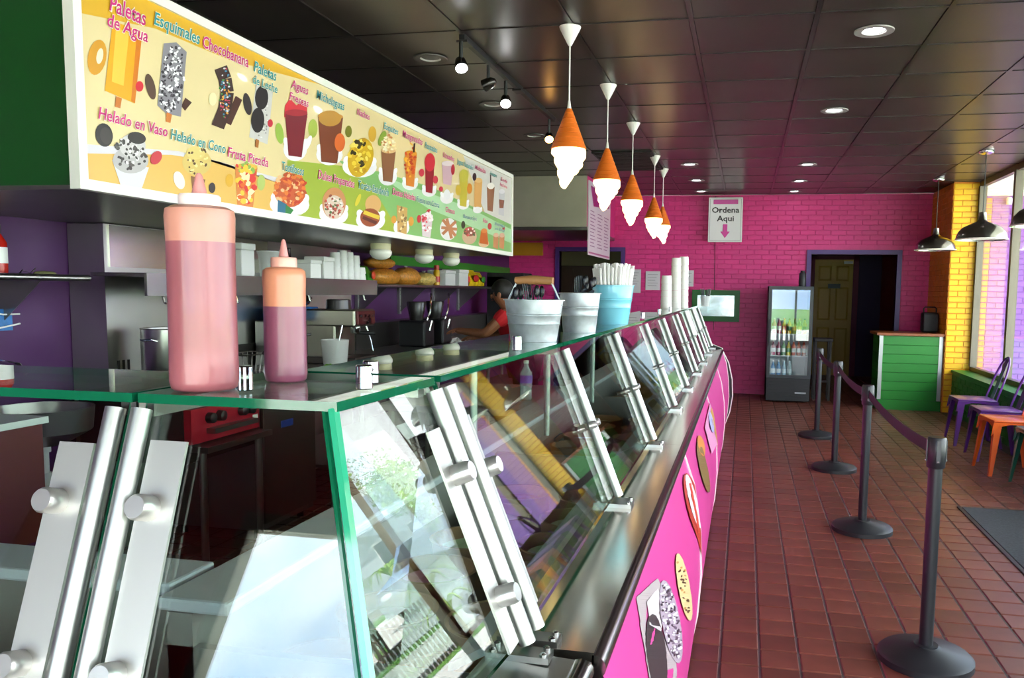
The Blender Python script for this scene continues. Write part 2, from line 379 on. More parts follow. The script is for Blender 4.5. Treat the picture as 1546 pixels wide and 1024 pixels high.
def case_straight(y0, y1, label, first, last, k):
    c = thing('display_case', label, 'display case', ((XF-.3), (y0+y1)/2, 0), 'glass fronted display cases of the counter')
    # body, liner and ledge
    m = MB(); m.box(-.98, -.93, y0+.002, y1-.002, .06, .86); m.box(-.93, -.24, y0+.002, y1-.002, .42, .47); m.box(-.98, -.24, y0+.002, y0+.02, .06, .80); m.box(-.98, -.24, y1-.02, y1-.002, .06, .80)
    m.box(-.27, -.22, y0+.002, y1-.002, .06, .82); m.build('body', DARKR, c)
    MB().prism([(-.345, y0+.02, .862), (-.345, y0+.02, .842), (-.40, y0+.02, .834), (-.40, y0+.02, .850)], (0, y1-y0-.04, 0)).build('inner_flange', STEEL, c)
    MB().prism([(-.40, y0+.02, .849), (-.40, y0+.02, .833), (-.465, y0+.02, .795), (-.465, y0+.02, .811)], (0, y1-y0-.04, 0)).build('front_liner', LBL, c)
    MB().bbox(-1.0, -.86, y0+.002, y1-.002, .86, .885, .006).build('rear_ledge', M('pale_ledge', 'c8c5ce', .35), c)
    m = MB(); m.prism([(-.375, y0+.001, .866), (-.215, y0+.001, .866), (-.215, y0+.001, .842), (-.375, y0+.001, .85)], (0, y1-y0-.002, 0)); m.build('ledge', M('ledge_steel', 'dcd6cc', .15, 1, noise=(2, .06)), c)
    rl = MB(); n = 10; pts = [(-.215+.018*math.cos(a)*1.1, .842+.02*math.sin(a)) for a in [PI*.62 - i*PI*1.05/n for i in range(n+1)]]
    pts = [(-.218, .862)] + pts[1:] + [(-.205, .80), (-.222, .80)]
    rl.prism([(x, y0+.001, z) for x, z in pts], (0, y1-y0-.002, 0)); rl.build('bumper_rail', RAILM, c, 50)
    # curved printed front
    fp = MB(); ny = 1
    o = len(fp.v); 
    for (x, z) in prof: fp.v += [(x, y0+.012, z), (x, y1-.012, z)]
    for i in range(len(prof)-1): fp.face((o+2*i, o+2*i+1, o+2*i+3, o+2*i+2))
    o = len(fp.v)
    for (x, z) in prof: fp.v += [(x-.02, y0+.012, z), (x-.02, y1-.012, z)]
    for i in range(len(prof)-1): fp.face((o+2*i, o+2*i+2, o+2*i+3, o+2*i+1))
    front = fp.build('front_panel', PNK, c, 60)
    MB().box(-.25, -.19, y0+.002, y1-.002, .0, .09).build('kick_plate', BLACKP, c)
    seam = MB()
    for (xa, za), (xb, zb) in zip(prof, prof[1:]): seam.prism([(xa-.02, y1-.012, za), (xa+.006, y1-.012, za), (xb+.006, y1-.012, zb), (xb-.02, y1-.012, zb)], (0, .012, 0))
    seam.build('panel_trim', WHITEP, c)
    # glass
    ym = (y0+y1)/2
    pane('front_glass', [gp(0, y0+.004), gp(0, y1-.004), gp(1, y1-.004), gp(1, y0+.004)], gn, c)
    for a, b in ((y0, ym), (ym, y1)):
        pane('top_glass', [(XT+.008, a+.004, ZT+.01), (XT+.008, b-.004, ZT+.01), (XB, b-.004, ZT+.01), (XB, a+.004, ZT+.01)], (0, 0, 1), c, .01)
    for y in (ym, y1-.038):
        p = post(c, y); foot_plate(c, y)
        MB().box(XB-.01, XT-.004, y-.016, y+.016, ZT-.022, ZT-.002).build('cross_bar', STEELD, c)
        MB().tube([(XB, y, .885), (XB, y, ZT-.002)], .012, 10).build('rear_post', ALU, c, 40)
        for dy in (-.022, .022): knob(c, .47, y+dy, .006, .010, .02)
        MB().lathe([(.013, 0), (.013, .017), (.011, .019)], (-.575, y-.075, ZT+.01), 18).build('standoff', CHROME, c, 40)
    tubs(c, y0+.05, y1-.05, [FLAV[(k*3+i) % 8] for i in range(6)])
    return c, front
cases = []
LBLS = ['pink fronted display case next to the glass corner, squeezed nearest the steel buckets', 'pink fronted display case under the turquoise straw bucket', 'pink fronted display case between the straw bucket and the foam cups', 'pink fronted display case at the end of the counter by the foam cups']
LBLS[0] = 'pink fronted display case beside the glass corner, with galvanised buckets on top'
for k in range(4): cases.append(case_straight(1.19+1.755*k, 1.19+1.755*(k+1), LBLS[k], k == 0, k == 3, k))
YE = 1.19+1.755*4
# curved black end panel
ep = thing('counter_end_panel', 'black curved end panel with white edge closing off the counter', 'panel', (-.4, YE+.03, 0))
eo = [(-.98, .02), (-.98, .86), (-.36, .90), (XF, ZF+.02), (-.215, .87)] + [(x+.035*math.sin(PI*i/5), z) for i, (x, z) in enumerate(prof)] + [(-.2, .02)]
MB().prism([(x, YE+.003, z) for x, z in eo], (0, .03, 0)).build('board', BLACKP, ep)
m = MB()
for (xa, za), (xb, zb) in zip(eo[3:], eo[4:]): m.prism([(xa, YE+.002, za), (xa+.01, YE+.002, za), (xb+.01, YE+.002, zb), (xb, YE+.002, zb)], (0, .034, 0))
m.build('edge_trim', WHITEP, ep)
pane('end_glass', [(XF, YE+.004, ZF+.03), (XT, YE+.004, ZT), (XB, YE+.004, ZT), (-.86, YE+.004, ZF+.03)], (0, -1, 0), ep)

# corner case and the return leg towards the left wall
YT, YFt = .884, .747                       # top edge and foot of the return-leg glass
CT, CF = Vector((-.486, YT, ZT)), Vector((-.357, YFt, ZF))
XP = -.757                                 # joint on the return leg
co = thing('corner_display_case', 'corner display case with mitred green edged glass at the bend of the counter', 'display case', (-.6, .95, 0))
yj = 1.172
gc = (Vector((XF, yj, ZF))-CF).cross(CT-CF).normalized(); gc = gc if gc.x > 0 else -gc
gl_n = Vector((0, -(ZT-ZF), YT-YFt)).normalized()
pane('front_glass', [CF, Vector((XF, yj-.012, ZF)), Vector((XT, yj-.012, ZT)), CT], gc, co)
pane('side_glass', [Vector((XP+.012, YFt, ZF)), CF, CT, Vector((XP+.012, YT, ZT))], gl_n, co)
pane('top_glass', [(XP+.004, YT-.006, ZT+.01), (CT.x+.008, YT-.006, ZT+.01), (XT+.008, yj-.004, ZT+.01), (XP+.004, yj-.004, ZT+.01)], (0, 0, 1), co, .012)
MB().tube([CF, CT], .0075, 6).build('mitre_edge', TEALG, co); MB().tube([CF+Vector((-.014, .0, 0)), CT+Vector((-.012, 0, 0))], .004, 6).build('mitre_edge', GEDGE, co)
MB().prism([(XP, YFt-.07, .868), (-.30, YFt-.07, .868), (-.215, yj-.001, .860), (-.375, yj-.001, .868), (-.40, YFt+.03, .868), (XP, YFt+.03, .868)], (0, 0, -.02)).build('ledge', STEEL, co)
MB().box(XP, -.25, YFt-.05, YFt+.0, .06, .85).box(-.30, -.25, YFt, yj-.002, .06, .85).box(XP, -.25, YFt, yj-.002, .42, .47).build('body', DARKR, co)
m = MB(); m.tube([(-.23, yj-.002, .845), (-.232, 1.02, .845), (-.26, .80, .845), (-.30, .69, .845), (XP, .68, .845)], .02, 12); m.build('bumper_rail', RAILM, co, 50)
fpc = MB(); base_pts = [(-.205+.0, yj-.002), (-.21, 1.02), (-.24, .80), (-.29, .67), (XP, .655)]
for z0, z1, d0, d1 in ((.09, .38, .03, .075), (.38, .835, .075, .0)):
    for (a, b) in zip(base_pts, base_pts[1:]):
        def q(p, d): 
            return (p[0]+(d if p[0] > -.3 else 0), p[1]-(d if p[1] < .9 else 0))
        fpc.add([(*q(a, d0), z0), (*q(b, d0), z0), (*q(b, d1), z1), (*q(a, d1), z1)], [(0, 1, 2, 3)])
fpc.build('front_panel', PNK, co, 60)
def leg_post(parent, x):
    a, b = Vector((x, YFt, ZF)), Vector((x, YT, ZT)); d = b-a
    return MB().tube([a+gl_n*.01-d*.01, a+gl_n*.01+d*.97], .0125, 12).build('post', ALU, parent, 40)
def leg_plate(parent, x0, x1, s0, s1):
    P = lambda x, s: Vector((x, YFt+(YT-YFt)*s, ZF+(ZT-ZF)*s))+gl_n*.002
    pp = MB().prism([P(x0, s0), P(x1, s0), P(x1, s1), P(x0, s1)], gl_n*.004).build('clamp_plate', M('matt_plate', 'bab8b4', .45, .8), parent)
    for s in (.68, .22):
        a = P((x0+x1)/2-.008, s)+gl_n*.004; MB().tube([a, a+gl_n*.022, a+gl_n*.026], [.016, .016, .0135], 18).build('clamp_knob', M('satin_knob', 'd0cecc', .3, .8), pp, 40)
leg_post(co, XP+.016); leg_plate(co, XP+.034, XP+.085, -.02, .88)
p = post(co, yj-.02, .0135)
plate(co, yj-.085, yj-.04, .02, .84)
for s in (.66, .2): knob(co, s, yj-.05, .006, .0165, .03)
foot_plate(co, yj-.02, .0175)
MB().box(XP, XP+.022, YT, yj, ZT-.02, ZT-.002).box(XP, XT-.01, yj-.026, yj-.004, ZT-.02, ZT-.002).build('cross_bar', STEELD, co)
for x, y in ((-.575, yj-.03), (-.735, yj-.1)): MB().lathe([(.013, 0), (.013, .017), (.011, .019)], (x, y, ZT+.01), 18).build('standoff', CHROME, co, 40)
tubs(co, .80, 1.16, ['e9d6b4'], (-.5,))
# plate/post of first straight case at the joint
c0 = cases[0][0]
post(c0, 1.19+.02, .0135); plate(c0, 1.19+.042, 1.19+.075, .05, .84)
knob(c0, .62, 1.19+.055, .006, .016, .028); foot_plate(c0, 1.19+.02, .0175)
MB().box(XB-.01, XT-.004, 1.196, 1.22, ZT-.022, ZT-.002).build('cross_bar', STEELD, c0)
MB().lathe([(.013, 0), (.013, .017), (.011, .019)], (-.6, 1.215, ZT+.01), 18).build('standoff', CHROME, c0, 40)
# return leg
lc = thing('display_case', 'display case on the short return of the counter left of the glass corner', 'display case', (-1.5, .95, 0), 'glass fronted display cases of the counter')
x0, x1 = -2.4, XP-.002
pane('front_glass', [Vector((x0, YFt, ZF)), Vector((x1-.01, YFt, ZF)), Vector((x1-.01, YT, ZT)), Vector((x0, YT, ZT))], gl_n, lc)
pane('top_glass', [(x0, YT-.006, ZT+.01), (x1-.003, YT-.006, ZT+.01), (x1-.003, 1.12, ZT+.01), (x0, 1.12, ZT+.01)], (0, 0, 1), lc, .012)
leg_post(lc, x1-.02); leg_plate(lc, x1-.095, x1-.044, -.02, .86)
MB().box(x0, x1, YFt-.07, YFt+.03, .85, .868).build('ledge', STEEL, lc)
MB().box(x0, x1, YFt-.05, YFt, .06, .85).box(x0, x1, YFt, 1.18, .42, .47).box(x0, -1.02, 1.18, 1.36, .42, .47).box(x0, -1.02, 1.32, 1.36, .06, .86).build('body', DARKR, lc)
MB().bbox(x0, -1.02, 1.25, 1.38, .86, .885, .006).build('rear_ledge', M('pale_ledge'), lc)
MB().box(x1-.024, x1-.002, YT, 1.14, ZT-.02, ZT-.002).build('cross_bar', STEELD, lc)
for k in range(6):
    x = x1-.16-k*.26
    tb = MB().lathe([(.095, 0), (.11, .19), (.116, .2), (.106, .2), (.1, .17)], (x, 1.05, .5), 24, cap=False).build('tub', TUBW, lc, 40)
    MB().lathe([(.1, .15), (.08, .172), (.05, .16), (.02, .18), (0, .178)], (x, 1.05, .5), 20, cap=False).build('ice_cream', M('ice_cream_'+['b8743c', 'e9d6b4', '6b3a22'][k % 3], '', .6) if False else M('ice_cream_'+['b8743c', 'e9d6b4', '6b3a22'][k % 3], ['b8743c', 'e9d6b4', '6b3a22'][k % 3], .6, noise=(30, .12), bump=.6), tb, 40)

# ------------------------------------------------------------------ flat prints drawn from photo pixels onto their real surface
class Print(MB):
    def __init__(s, fn): super().__init__(); s.fn = fn; s.layer = 0
    def pg(s, pts, col):
        s.col = lin(col); s.layer += 1
        if s.fn is not front_fn: s.poly([s.fn(u, v, s.layer) for u, v in pts]); return s
        vs = [v for _, v in pts]; v0 = math.floor(min(vs)/3)*3      # curved surface: cut the outline into narrow strips
        while v0 < max(vs):
            q = pts
            for lim, sg in ((v0, 1), (v0+3, -1)):
                o = []
                for (a, b), (c, d) in zip(q, q[1:]+q[:1]):
                    i0, i1 = (b-lim)*sg >= 0, (d-lim)*sg >= 0
                    if i0: o.append((a, b))
                    if i0 != i1: k = (lim-b)/(d-b); o.append((a+(c-a)*k, lim))
                q = o
            if len(q) > 2: s.poly([s.fn(u, v, s.layer) for u, v in q])
            v0 += 3
        return s
    def el(s, u, v, ru, rv, col, rot=0, n=20):
        r = math.radians(rot); c, k = math.cos(r), math.sin(r)
        return s.pg([(u+ru*math.cos(2*PI*i/n)*c-rv*math.sin(2*PI*i/n)*k, v+ru*math.cos(2*PI*i/n)*k+rv*math.sin(2*PI*i/n)*c) for i in range(n)], col)
    def dots(s, u, v, ru, rv, cols, n, r=1.6, rot=0):
        a = math.radians(rot); L0 = s.layer
        for i in range(n):
            s.layer = L0+i*.04
            t, q = random.uniform(0, 2*PI), math.sqrt(random.random())
            x, y = ru*q*math.cos(t), rv*q*math.sin(t)
            s.el(u+x*math.cos(a)-y*math.sin(a), v+x*math.sin(a)+y*math.cos(a), r*random.uniform(.7, 1.4), r*random.uniform(.5, 1), random.choice(cols), random.uniform(0, 180), 6)
        s.layer = L0+n*.04+1; return s
    def band(s, pts, w, col):                 # thick poly-line
        for (a, b), (c, d) in zip(pts, pts[1:]):
            L = math.hypot(c-a, d-b) or 1; nx, ny = -(d-b)/L*w, (c-a)/L*w
            s.pg([(a+nx, b+ny), (c+nx, d+ny), (c-nx, d-ny), (a-nx, b-ny)], col)
        return s

def front_fn(u, v, l):
    r = ray(u, v); o = Vector((0, 0, H)); t0 = (.835-H)/r.z; t1 = (.09-H)/r.z; n = 60
    for i in range(241):
        p = o+r*(t0+(t1-t0)*i/240)
        if p.x <= prof_x(p.z)+.0005: break
    return (prof_x(p.z)+.0025+l*.00013, p.y, p.z)
LAY = 0
def print_on(case_i, build):
    global LAY
    p = Print(front_fn); p.layer = LAY; LAY += 9; build(p); my = sum(v[1] for v in p.v)/len(p.v); i = max(0, min(3, int((my-1.19)/1.755))); a, b = 1.19+1.755*i+.014, 1.19+1.755*(i+1)-.014
    p.v = [(x, max(a, min(b, y)), z) for x, y, z in p.v]; p.build('printed_picture', VC(), cases[i][1])
def pic_a(p):
    p.pg([(968, 900), (1000, 870), (1022, 905), (1034, 1010), (1030, 1075), (1000, 1060)], 'b9a9ad'); p.pg([(985, 905), (1001, 885), (1012, 910), (1008, 950), (990, 940)], 'd8ccd0')
    p.el(1002, 985, 15, 62, '3a2e34', -8)
def pic_b(p): p.el(1022, 935, 14, 64, 'b6a2b4', -12); p.dots(1022, 935, 12, 58, ['3c2c3c', 'efe6f2', 'f5eef8', '6b566b'], 150, 2.2, -12)
def pic_c(p): p.el(1040, 882, 9, 52, 'e9cf96', -12); p.dots(1040, 882, 7, 44, ['5c3a22', 'c98c40'], 26, 2, -12)
def pic_d(p): p.el(1052, 760, 11, 52, 'c0392b', -16); p.el(1050, 752, 6, 42, 'f4e4ee', -16); p.band([(1044, 725), (1056, 775), (1060, 800)], 1.6, 'd9472f')
def pic_e(p): p.el(1064, 700, 6, 40, '8a6a3a', -14); p.el(1060, 668, 5, 16, 'e08a3a', -14)
def swirl(p): p.pg([(985, 1000), (1012, 900), (1052, 780), (1062, 800), (1046, 900), (1040, 1000)], 'ee7fc2')
for f in (pic_a, pic_b, pic_c, pic_d, pic_e): print_on(0, f)
def pic_f(p): p.el(1080, 634, 4, 26, 'd7a04a', -14); p.el(1074, 632, 3, 16, 'b9b4ea', -12)
def pic_g(p): p.pg([(1064, 640), (1072, 600), (1085, 610), (1086, 660), (1076, 680)], 'ef9ccb')
for f in (pic_g, pic_f): print_on(1, f)

# menu board ---------------------------------------------------------
XM = -2.16
bx0, bx1, bz0, bz1 = 2.30, 7.33, 1.745, 2.50
bulk = struct('wall_bulkhead', MB().box(XW, -2.2, 2.32, 7.36, 1.76, 2.495), M('green_bulkhead_paint', '0c4a16', .5))
MB().box(XW, -2.2, 2.32, 7.36, 1.745, 1.76).build('soffit_panel', M('soffit_steel', '77756f', .35, .8, noise=(2, .15)), bulk)
mbd = thing('menu_board', 'long illustrated menu board with white frame above the counter', 'menu board', (XM, (bx0+bx1)/2, bz0))
fw = .035
MB().box(-2.2, XM, bx0, bx1, bz0, bz0+fw).box(-2.2, XM, bx0, bx1, bz1-fw, bz1).box(-2.2, XM, bx0, bx0+fw, bz0+fw, bz1-fw).box(-2.2, XM, bx1-fw, bx1, bz0+fw, bz1-fw).build('frame', M('white_frame', 'f0efe6', .4), mbd)
MB().box(-2.2, XM-.012, bx0+fw, bx1-fw, bz0+fw, bz1-fw).build('sheet', M('menu_sheet', 'e8d3a0', .25, coat=.3), mbd)
XS = XM-.0115
def clampb(p): return (max(bx0+fw, min(bx1-fw, p.y)), max(bz0+fw, min(bz1-fw, p.z)))
def board_fn(u, v, l):
    y, z = clampb(onX(u, v, XS)); return (XS+.0003*l*.5+.0002, y, z)
bgp = Print(board_fn)
bgp.pg([(90, -60), (260, -60), (470, 130), (330, 105), (220, 62), (90, 36)], 'e0ad2e')
bgp.pg([(100, 250), (250, 252), (330, 262), (420, 292), (430, 360), (90, 320)], 'e2b45a'); bgp.pg([(100, 236), (260, 246), (420, 284), (420, 292), (330, 262), (250, 252), (100, 250)], 'd9d3da')
bgp.pg([(425, 255), (520, 262), (600, 290), (690, 322), (690, 400), (425, 360)], '9db03a'); bgp.pg([(500, 252), (640, 288), (775, 345), (775, 400), (600, 400), (560, 300)], '7fb56a')
bgp.pg([(560, 272), (700, 318), (775, 352), (775, 372), (640, 322)], 'a9d3a4'); bgp.pg([(690, 240), (775, 268), (775, 345), (725, 325)], 'd6d2cc')
bgp.build('background_print', VC(), mbd)
def item(fn):
    p = Print(board_fn); p.layer = 8; fn(p); p.build('printed_picture', VC(), mbd)
def splash(p, u, v, ru, rv): p.el(u, v, ru, rv, 'ece8ea'); p.el(u-ru*.7, v-rv*.5, ru*.25, rv*.5, 'f2f0f2', -25); p.el(u+ru*.75, v-rv*.5, ru*.22, rv*.45, 'f2f0f2', 25)
def cup(p, u, v0, v1, w0, w1, col, top=None):
    p.pg([(u-w0, v0), (u+w0, v0+2), (u+w1, v1), (u-w1, v1-2)], col); p.el(u, v0+1, w0, 3+w0*.12, top or col)
def i1(p):
    p.el(133, 108, 14, 27, 'd9992a', 8); p.el(137, 106, 5, 12, 'efe3c4', 8); p.pg([(155, 52), (200, 68), (192, 176), (146, 158)], 'eda81c'); p.pg([(160, 62), (180, 70), (174, 150), (156, 144)], 'f6c64a')
    p.pg([(192, 66), (200, 68), (192, 176), (186, 172)], 'd97a14'); p.pg([(163, 166), (172, 169), (170, 184), (162, 182)], 'c9742a'); p.el(198, 150, 6, 8, 'd42a36')
def i2(p):
    p.el(215, 150, 7, 20, '5a4030', -15); p.pg([(268, 165), (278, 172), (268, 185), (262, 178)], '4a2616'); p.pg([(233, 84), (252, 82), (268, 96), (262, 194), (240, 190), (226, 178)], '8f8a92')
    p.dots(247, 138, 18, 52, ['efeef2', 'f8f6fa', '4b434c', '2c262e'], 170, 2.4, 6); p.pg([(240, 188), (248, 191), (246, 204), (239, 202)], 'c9742a')
def i3(p):
    p.pg([(344, 160), (354, 166), (338, 205), (328, 200)], '4a2416'); p.band([(320, 118), (327, 135), (331, 155), (328, 180), (318, 208)], 10, '3a2018'); p.dots(327, 160, 8, 42, ['e8a23a', 'd8d4dc', '3a8ab0', 'c63a5a', '4aa04a'], 70, 1.7); p.el(309, 166, 6, 10, 'e9dfae')
def i4(p):
    p.el(362, 172, 6, 17, '2a2222', -12); p.pg([(374, 142), (400, 152), (394, 232), (366, 222)], 'cfcac6'); p.dots(383, 190, 12, 36, ['8a8486', 'e8e4e4'], 40, 1.5); p.el(383, 162, 10, 18, '1e1818'); p.el(378, 196, 10, 19, '1e1818'); p.el(397, 200, 4, 6, 'd03040'); p.pg([(376, 224), (381, 226), (380, 238), (375, 236)], 'b06a2a')
def i5(p):
    p.el(412, 215, 6, 16, '9dbb4a', -10); splash(p, 436, 238, 18, 18); p.pg([(419, 172), (426, 162), (436, 172), (444, 164), (452, 172), (453, 190), (418, 190)], 'd22a36'); cup(p, 436, 182, 250, 17, 10, '7a1524', 'a81e2c'); p.el(455, 228, 4, 12, 'f0eef0', 20)
def i6(p):
    p.el(462, 206, 7, 14, 'a8b84a'); splash(p, 488, 245, 20, 16); cup(p, 488, 186, 258, 19, 12, '7a3a1e', 'c98a3a'); p.el(487, 190, 17, 12, 'c08a34'); p.el(503, 226, 8, 14, 'dd6a2a')
def i7(p):
    p.el(516, 209, 5, 9, '7a7a1e'); p.el(552, 212, 6, 12, 'd9a83a'); splash(p, 534, 262, 26, 16); p.el(535, 248, 19, 30, 'd2a81a', 12); p.dots(534, 246, 17, 26, ['e8c83a', 'c09010', 'f0d860'], 40, 4); p.dots(532, 245, 12, 24, ['3c3a14', '2c2c10'], 9, 4)
def i8(p):
    splash(p, 577, 275, 14, 14); p.el(567, 218, 5, 12, '86a03a', 20); cup(p, 577, 235, 284, 11, 7, '8a5a3a', 'd9b07a'); p.dots(577, 226, 10, 14, ['e8d09a', 'c9824a', 'f2e6c0'], 36, 2.6)
def i9(p):
    splash(p, 611, 285, 12, 10); cup(p, 611, 238, 290, 9, 6, 'd9802a', 'e09a2a'); p.dots(610, 250, 8, 26, ['f0b030', 'd9501e', 'c03a1a'], 36, 2.6); p.band([(616, 224), (615, 238)], 1.2, '2a1a1a')
def i10(p):
    splash(p, 640, 295, 11, 9); cup(p, 640, 256, 299, 7, 5, '9a1e2a', 'd0303a'); p.el(640, 252, 8, 14, 'd0303c'); p.el(628, 268, 4, 6, 'd23a4a'); p.el(649, 278, 4, 6, 'd23a4a')
def i11(p): splash(p, 667, 305, 10, 9); cup(p, 667, 252, 286, 9, 6, 'cfa9b4', 'e8d6d8'); p.el(667, 300, 5, 8, 'e8e6ea'); p.el(658, 292, 3, 4, 'd23a4a'); p.el(675, 262, 3, 8, 'c0323e')
def i12(p): splash(p, 692, 314, 9, 8); cup(p, 692, 272, 318, 6, 5, 'c9b83a', 'd9c84a'); p.el(692, 271, 7, 10, 'c9bc48'); p.el(684, 293, 4, 8, 'd9b83a'); p.el(701, 290, 4, 8, 'de8a2a')
def i13(p): cup(p, 714, 276, 322, 6, 5, 'e0a860', 'e8bc7a'); p.el(708, 272, 3, 6, '3a2a2a'); splash(p, 714, 322, 7, 5)
def i14(p): cup(p, 733, 284, 324, 6, 4, '9a6a4a', 'e8dcd0'); p.band([(732, 266), (733, 284)], .9, '4a3024'); p.el(733, 285, 5, 5, 'efe6de')
def i15(p): cup(p, 750, 292, 330, 4.5, 4, 'c9c6ca', 'dedade'); p.pg([(746, 305), (754, 306), (753, 318), (747, 318)], '8a5a44')
def j1(p):
    p.el(147, 225, 13, 18, '26221f', -12); p.el(150, 226, 9, 13, '3c3632', -12); p.pg([(160, 262), (216, 272), (206, 305), (174, 300)], 'd9dade'); p.el(188, 262, 27, 20, 'b9b4b4'); p.el(190, 240, 20, 18, 'cfcaca'); p.dots(188, 250, 24, 26, ['3a3434', '56504e', 'efeaea'], 70, 2.8); p.el(196, 228, 14, 9, '2c2826', 10); p.el(226, 257, 8, 11, 'c9303c', 30)
def j2(p):
    p.pg([(280, 283), (302, 288), (294, 322), (284, 320)], '8a5a34'); p.el(288, 262, 22, 20, 'd9bc6a'); p.el(286, 248, 14, 10, 'e0c878'); p.dots(288, 260, 20, 20, ['5c4024', 'f0dc94'], 30, 2.2); p.el(262, 290, 8, 14, 'efe8d8', -20); p.el(312, 300, 5, 8, '2a2228')
def j3(p):
    cup(p, 363, 266, 330, 17, 12, 'd9803a', 'e0b040'); p.dots(363, 295, 13, 30, ['d8322e', 'eec23a', 'e0641e', 'f2e2b0'], 40, 5); p.el(338, 288, 6, 10, 'dda82a'); p.el(386, 290, 6, 12, 'b4c46a'); p.dots(363, 268, 15, 8, ['d8322e', 'eec23a', '8ab04a'], 14, 4)
def j4(p):
    splash(p, 430, 322, 30, 18); p.el(430, 302, 24, 24, 'c9562a'); p.dots(430, 298, 24, 24, ['e0782e', 'c0331e', 'e8b884', 'b84a1e'], 80, 3.6); p.pg([(412, 315), (426, 322), (424, 344), (412, 340)], '1e6a8a'); p.pg([(424, 322), (436, 330), (432, 346), (424, 344)], '1e7a3a')
def j5(p): splash(p, 497, 335, 22, 16); p.el(497, 318, 18, 24, 'c98a5a'); p.el(497, 324, 15, 18, 'd9c4b4'); p.dots(497, 322, 14, 18, ['8a3a2a', 'e8e0dc', '4a6a3a', 'c94a3a'], 50, 2.2)
def j6(p): splash(p, 553, 342, 22, 16); p.el(556, 318, 12, 14, 'd9a86a'); p.el(552, 338, 15, 14, '9a4a2a'); p.band([(542, 330), (566, 338)], 3, 'e0c03a'); p.band([(541, 338), (562, 346)], 2.5, '5a1e1a'); p.el(533, 312, 3, 10, 'd9c83a', 20)
def j7(p): splash(p, 600, 352, 12, 12); p.pg([(592, 318), (608, 322), (608, 362), (594, 358)], 'c9a05a'); p.dots(600, 340, 7, 18, ['8a6a3a', 'e8d4a0'], 20, 2.2); p.el(588, 340, 4, 6, 'dd9a3a'); p.el(614, 342, 4, 7, 'dd9a3a')
def j8(p): cup(p, 638, 332, 366, 9, 6, 'd6c6cc', 'e8dcde'); p.dots(638, 340, 8, 16, ['c9283a', 'f2e6ea', 'e05a6a'], 30, 2.6); p.el(626, 338, 3, 6, 'c9303c')
def j9(p):
    p.el(671, 352, 13, 17, 'e0dede')
    for a, b, c, d in ((662, 338, 682, 362), (682, 340, 662, 360), (668, 336, 676, 366), (660, 350, 684, 352)): p.band([(a, b), (c, d)], 2.2, 'b9784e')
def j10(p): p.el(703, 362, 11, 12, 'c9a888'); p.el(703, 355, 9, 7, '8a4a3a'); p.dots(703, 356, 8, 7, ['3a6a3a', 'c94a4a', 'f0e0d8'], 16, 2); p.el(693, 345, 3, 6, '2a3a2a')
def j11(p): p.el(725, 372, 8, 6, 'e0b890'); cup(p, 725, 352, 374, 4.5, 7, 'c9641e', 'd9843a'); p.el(733, 346, 3, 5, 'c9403a')
def j12(p): cup(p, 743, 358, 380, 4, 3.5, 'c98a5a', 'd9b090'); cup(p, 752, 358, 380, 4, 3.5, 'c98a5a', 'd9b090'); p.el(754, 348, 2, 4, 'c03a3a')
for fn in (i1, i2, i3, i4, i5, i6, i7, i8, i9, i10, i11, i12, i13, i14, i15, j1, j2, j3, j4, j5, j6, j7, j8, j9, j10, j11, j12): item(fn)
MAG, TEAL = 'd0267e', '2a9296'
def btext(s, u0, v0, u1, cap, col, fn=onX, X=XS, parent=None, lift=.006, halo=True, bold=.012, shear=.25):
    a, b = onX(u0, v0, X), onX(u1, v0, X); wd = b.y-a.y
    hz = onX(u0, v0-cap, X).z-a.z
    for k, (bo, cc, lf) in enumerate((((.05, 'f3ead2', lift-.001),) if halo else ()) + ((bold, col, lift),)):
        me, xa, xb, ya, yb = text_mesh(s, bo, shear); sc = wd/(xb-xa); sz = hz/.70
        me.transform(Matrix(((0, 0, 0, X+lf), (sc, 0, 0, a.y-xa*sc), (0, sz, 0, a.z), (0, 0, 0, 1))))
        me.materials.append(M('ink_'+cc, cc, .35)); o = bpy.data.objects.new('lettering', me); COL.objects.link(o); o.parent = parent
        o.location = -parent.location
for t in (('Paletas', 148, 36, 203, 24, MAG), ('de Agua', 146, 60, 206, 20, MAG), ('Esquimales', 216, 55, 285, 19, TEAL), ('Chocobanana', 291, 88, 359, 18, MAG), ('Paletas', 369, 122, 403, 16, TEAL), ('de Leche', 368, 140, 405, 13, TEAL),
          ('Aguas', 426, 145, 452, 13, MAG), ('Frescas', 424, 163, 453, 12, MAG), ('Michelaguas', 465, 160, 507, 13, TEAL), ('Nachos', 527, 183, 546, 10, MAG), ('Esquites', 568, 203, 590, 10, TEAL), ('Mangonadas', 597, 214, 627, 10, MAG), ('Raspados', 631, 230, 650, 9, TEAL),
          ('Licuados', 659, 243, 676, 8, MAG), ('Jugos Naturales', 680, 252, 705, 8, TEAL), ('Malteadas', 708, 260, 724, 7, MAG), ('Frappes', 731, 268, 741, 6, TEAL), ('Soda', 747, 276, 757, 5, MAG), ('Italiana', 746, 284, 757, 5, MAG),
          ('Helado en Vaso', 136, 200, 240, 18, MAG), ('Helado en Cono', 246, 228, 329, 16, TEAL), ('Fruta Picada', 333, 252, 394, 15, MAG), ('Tostilocos', 416, 270, 449, 13, TEAL), ('Dulces Preparados', 471, 281, 526, 13, MAG), ('Tortas-Sandwich', 532, 294, 578, 12, TEAL),
          ('Donas Heladas', 584, 302, 619, 10, MAG), ('Fresas con Crema', 621, 312, 655, 9, TEAL), ('Churros', 665, 326, 679, 8, MAG), ('Banana Split', 692, 334, 713, 6, TEAL), ('Flan', 722, 340, 729, 6, MAG), ('Bebidas', 740, 344, 755, 5, TEAL), ('en Bolsa', 741, 351, 755, 5, TEAL)):
    btext(*t, parent=mbd)

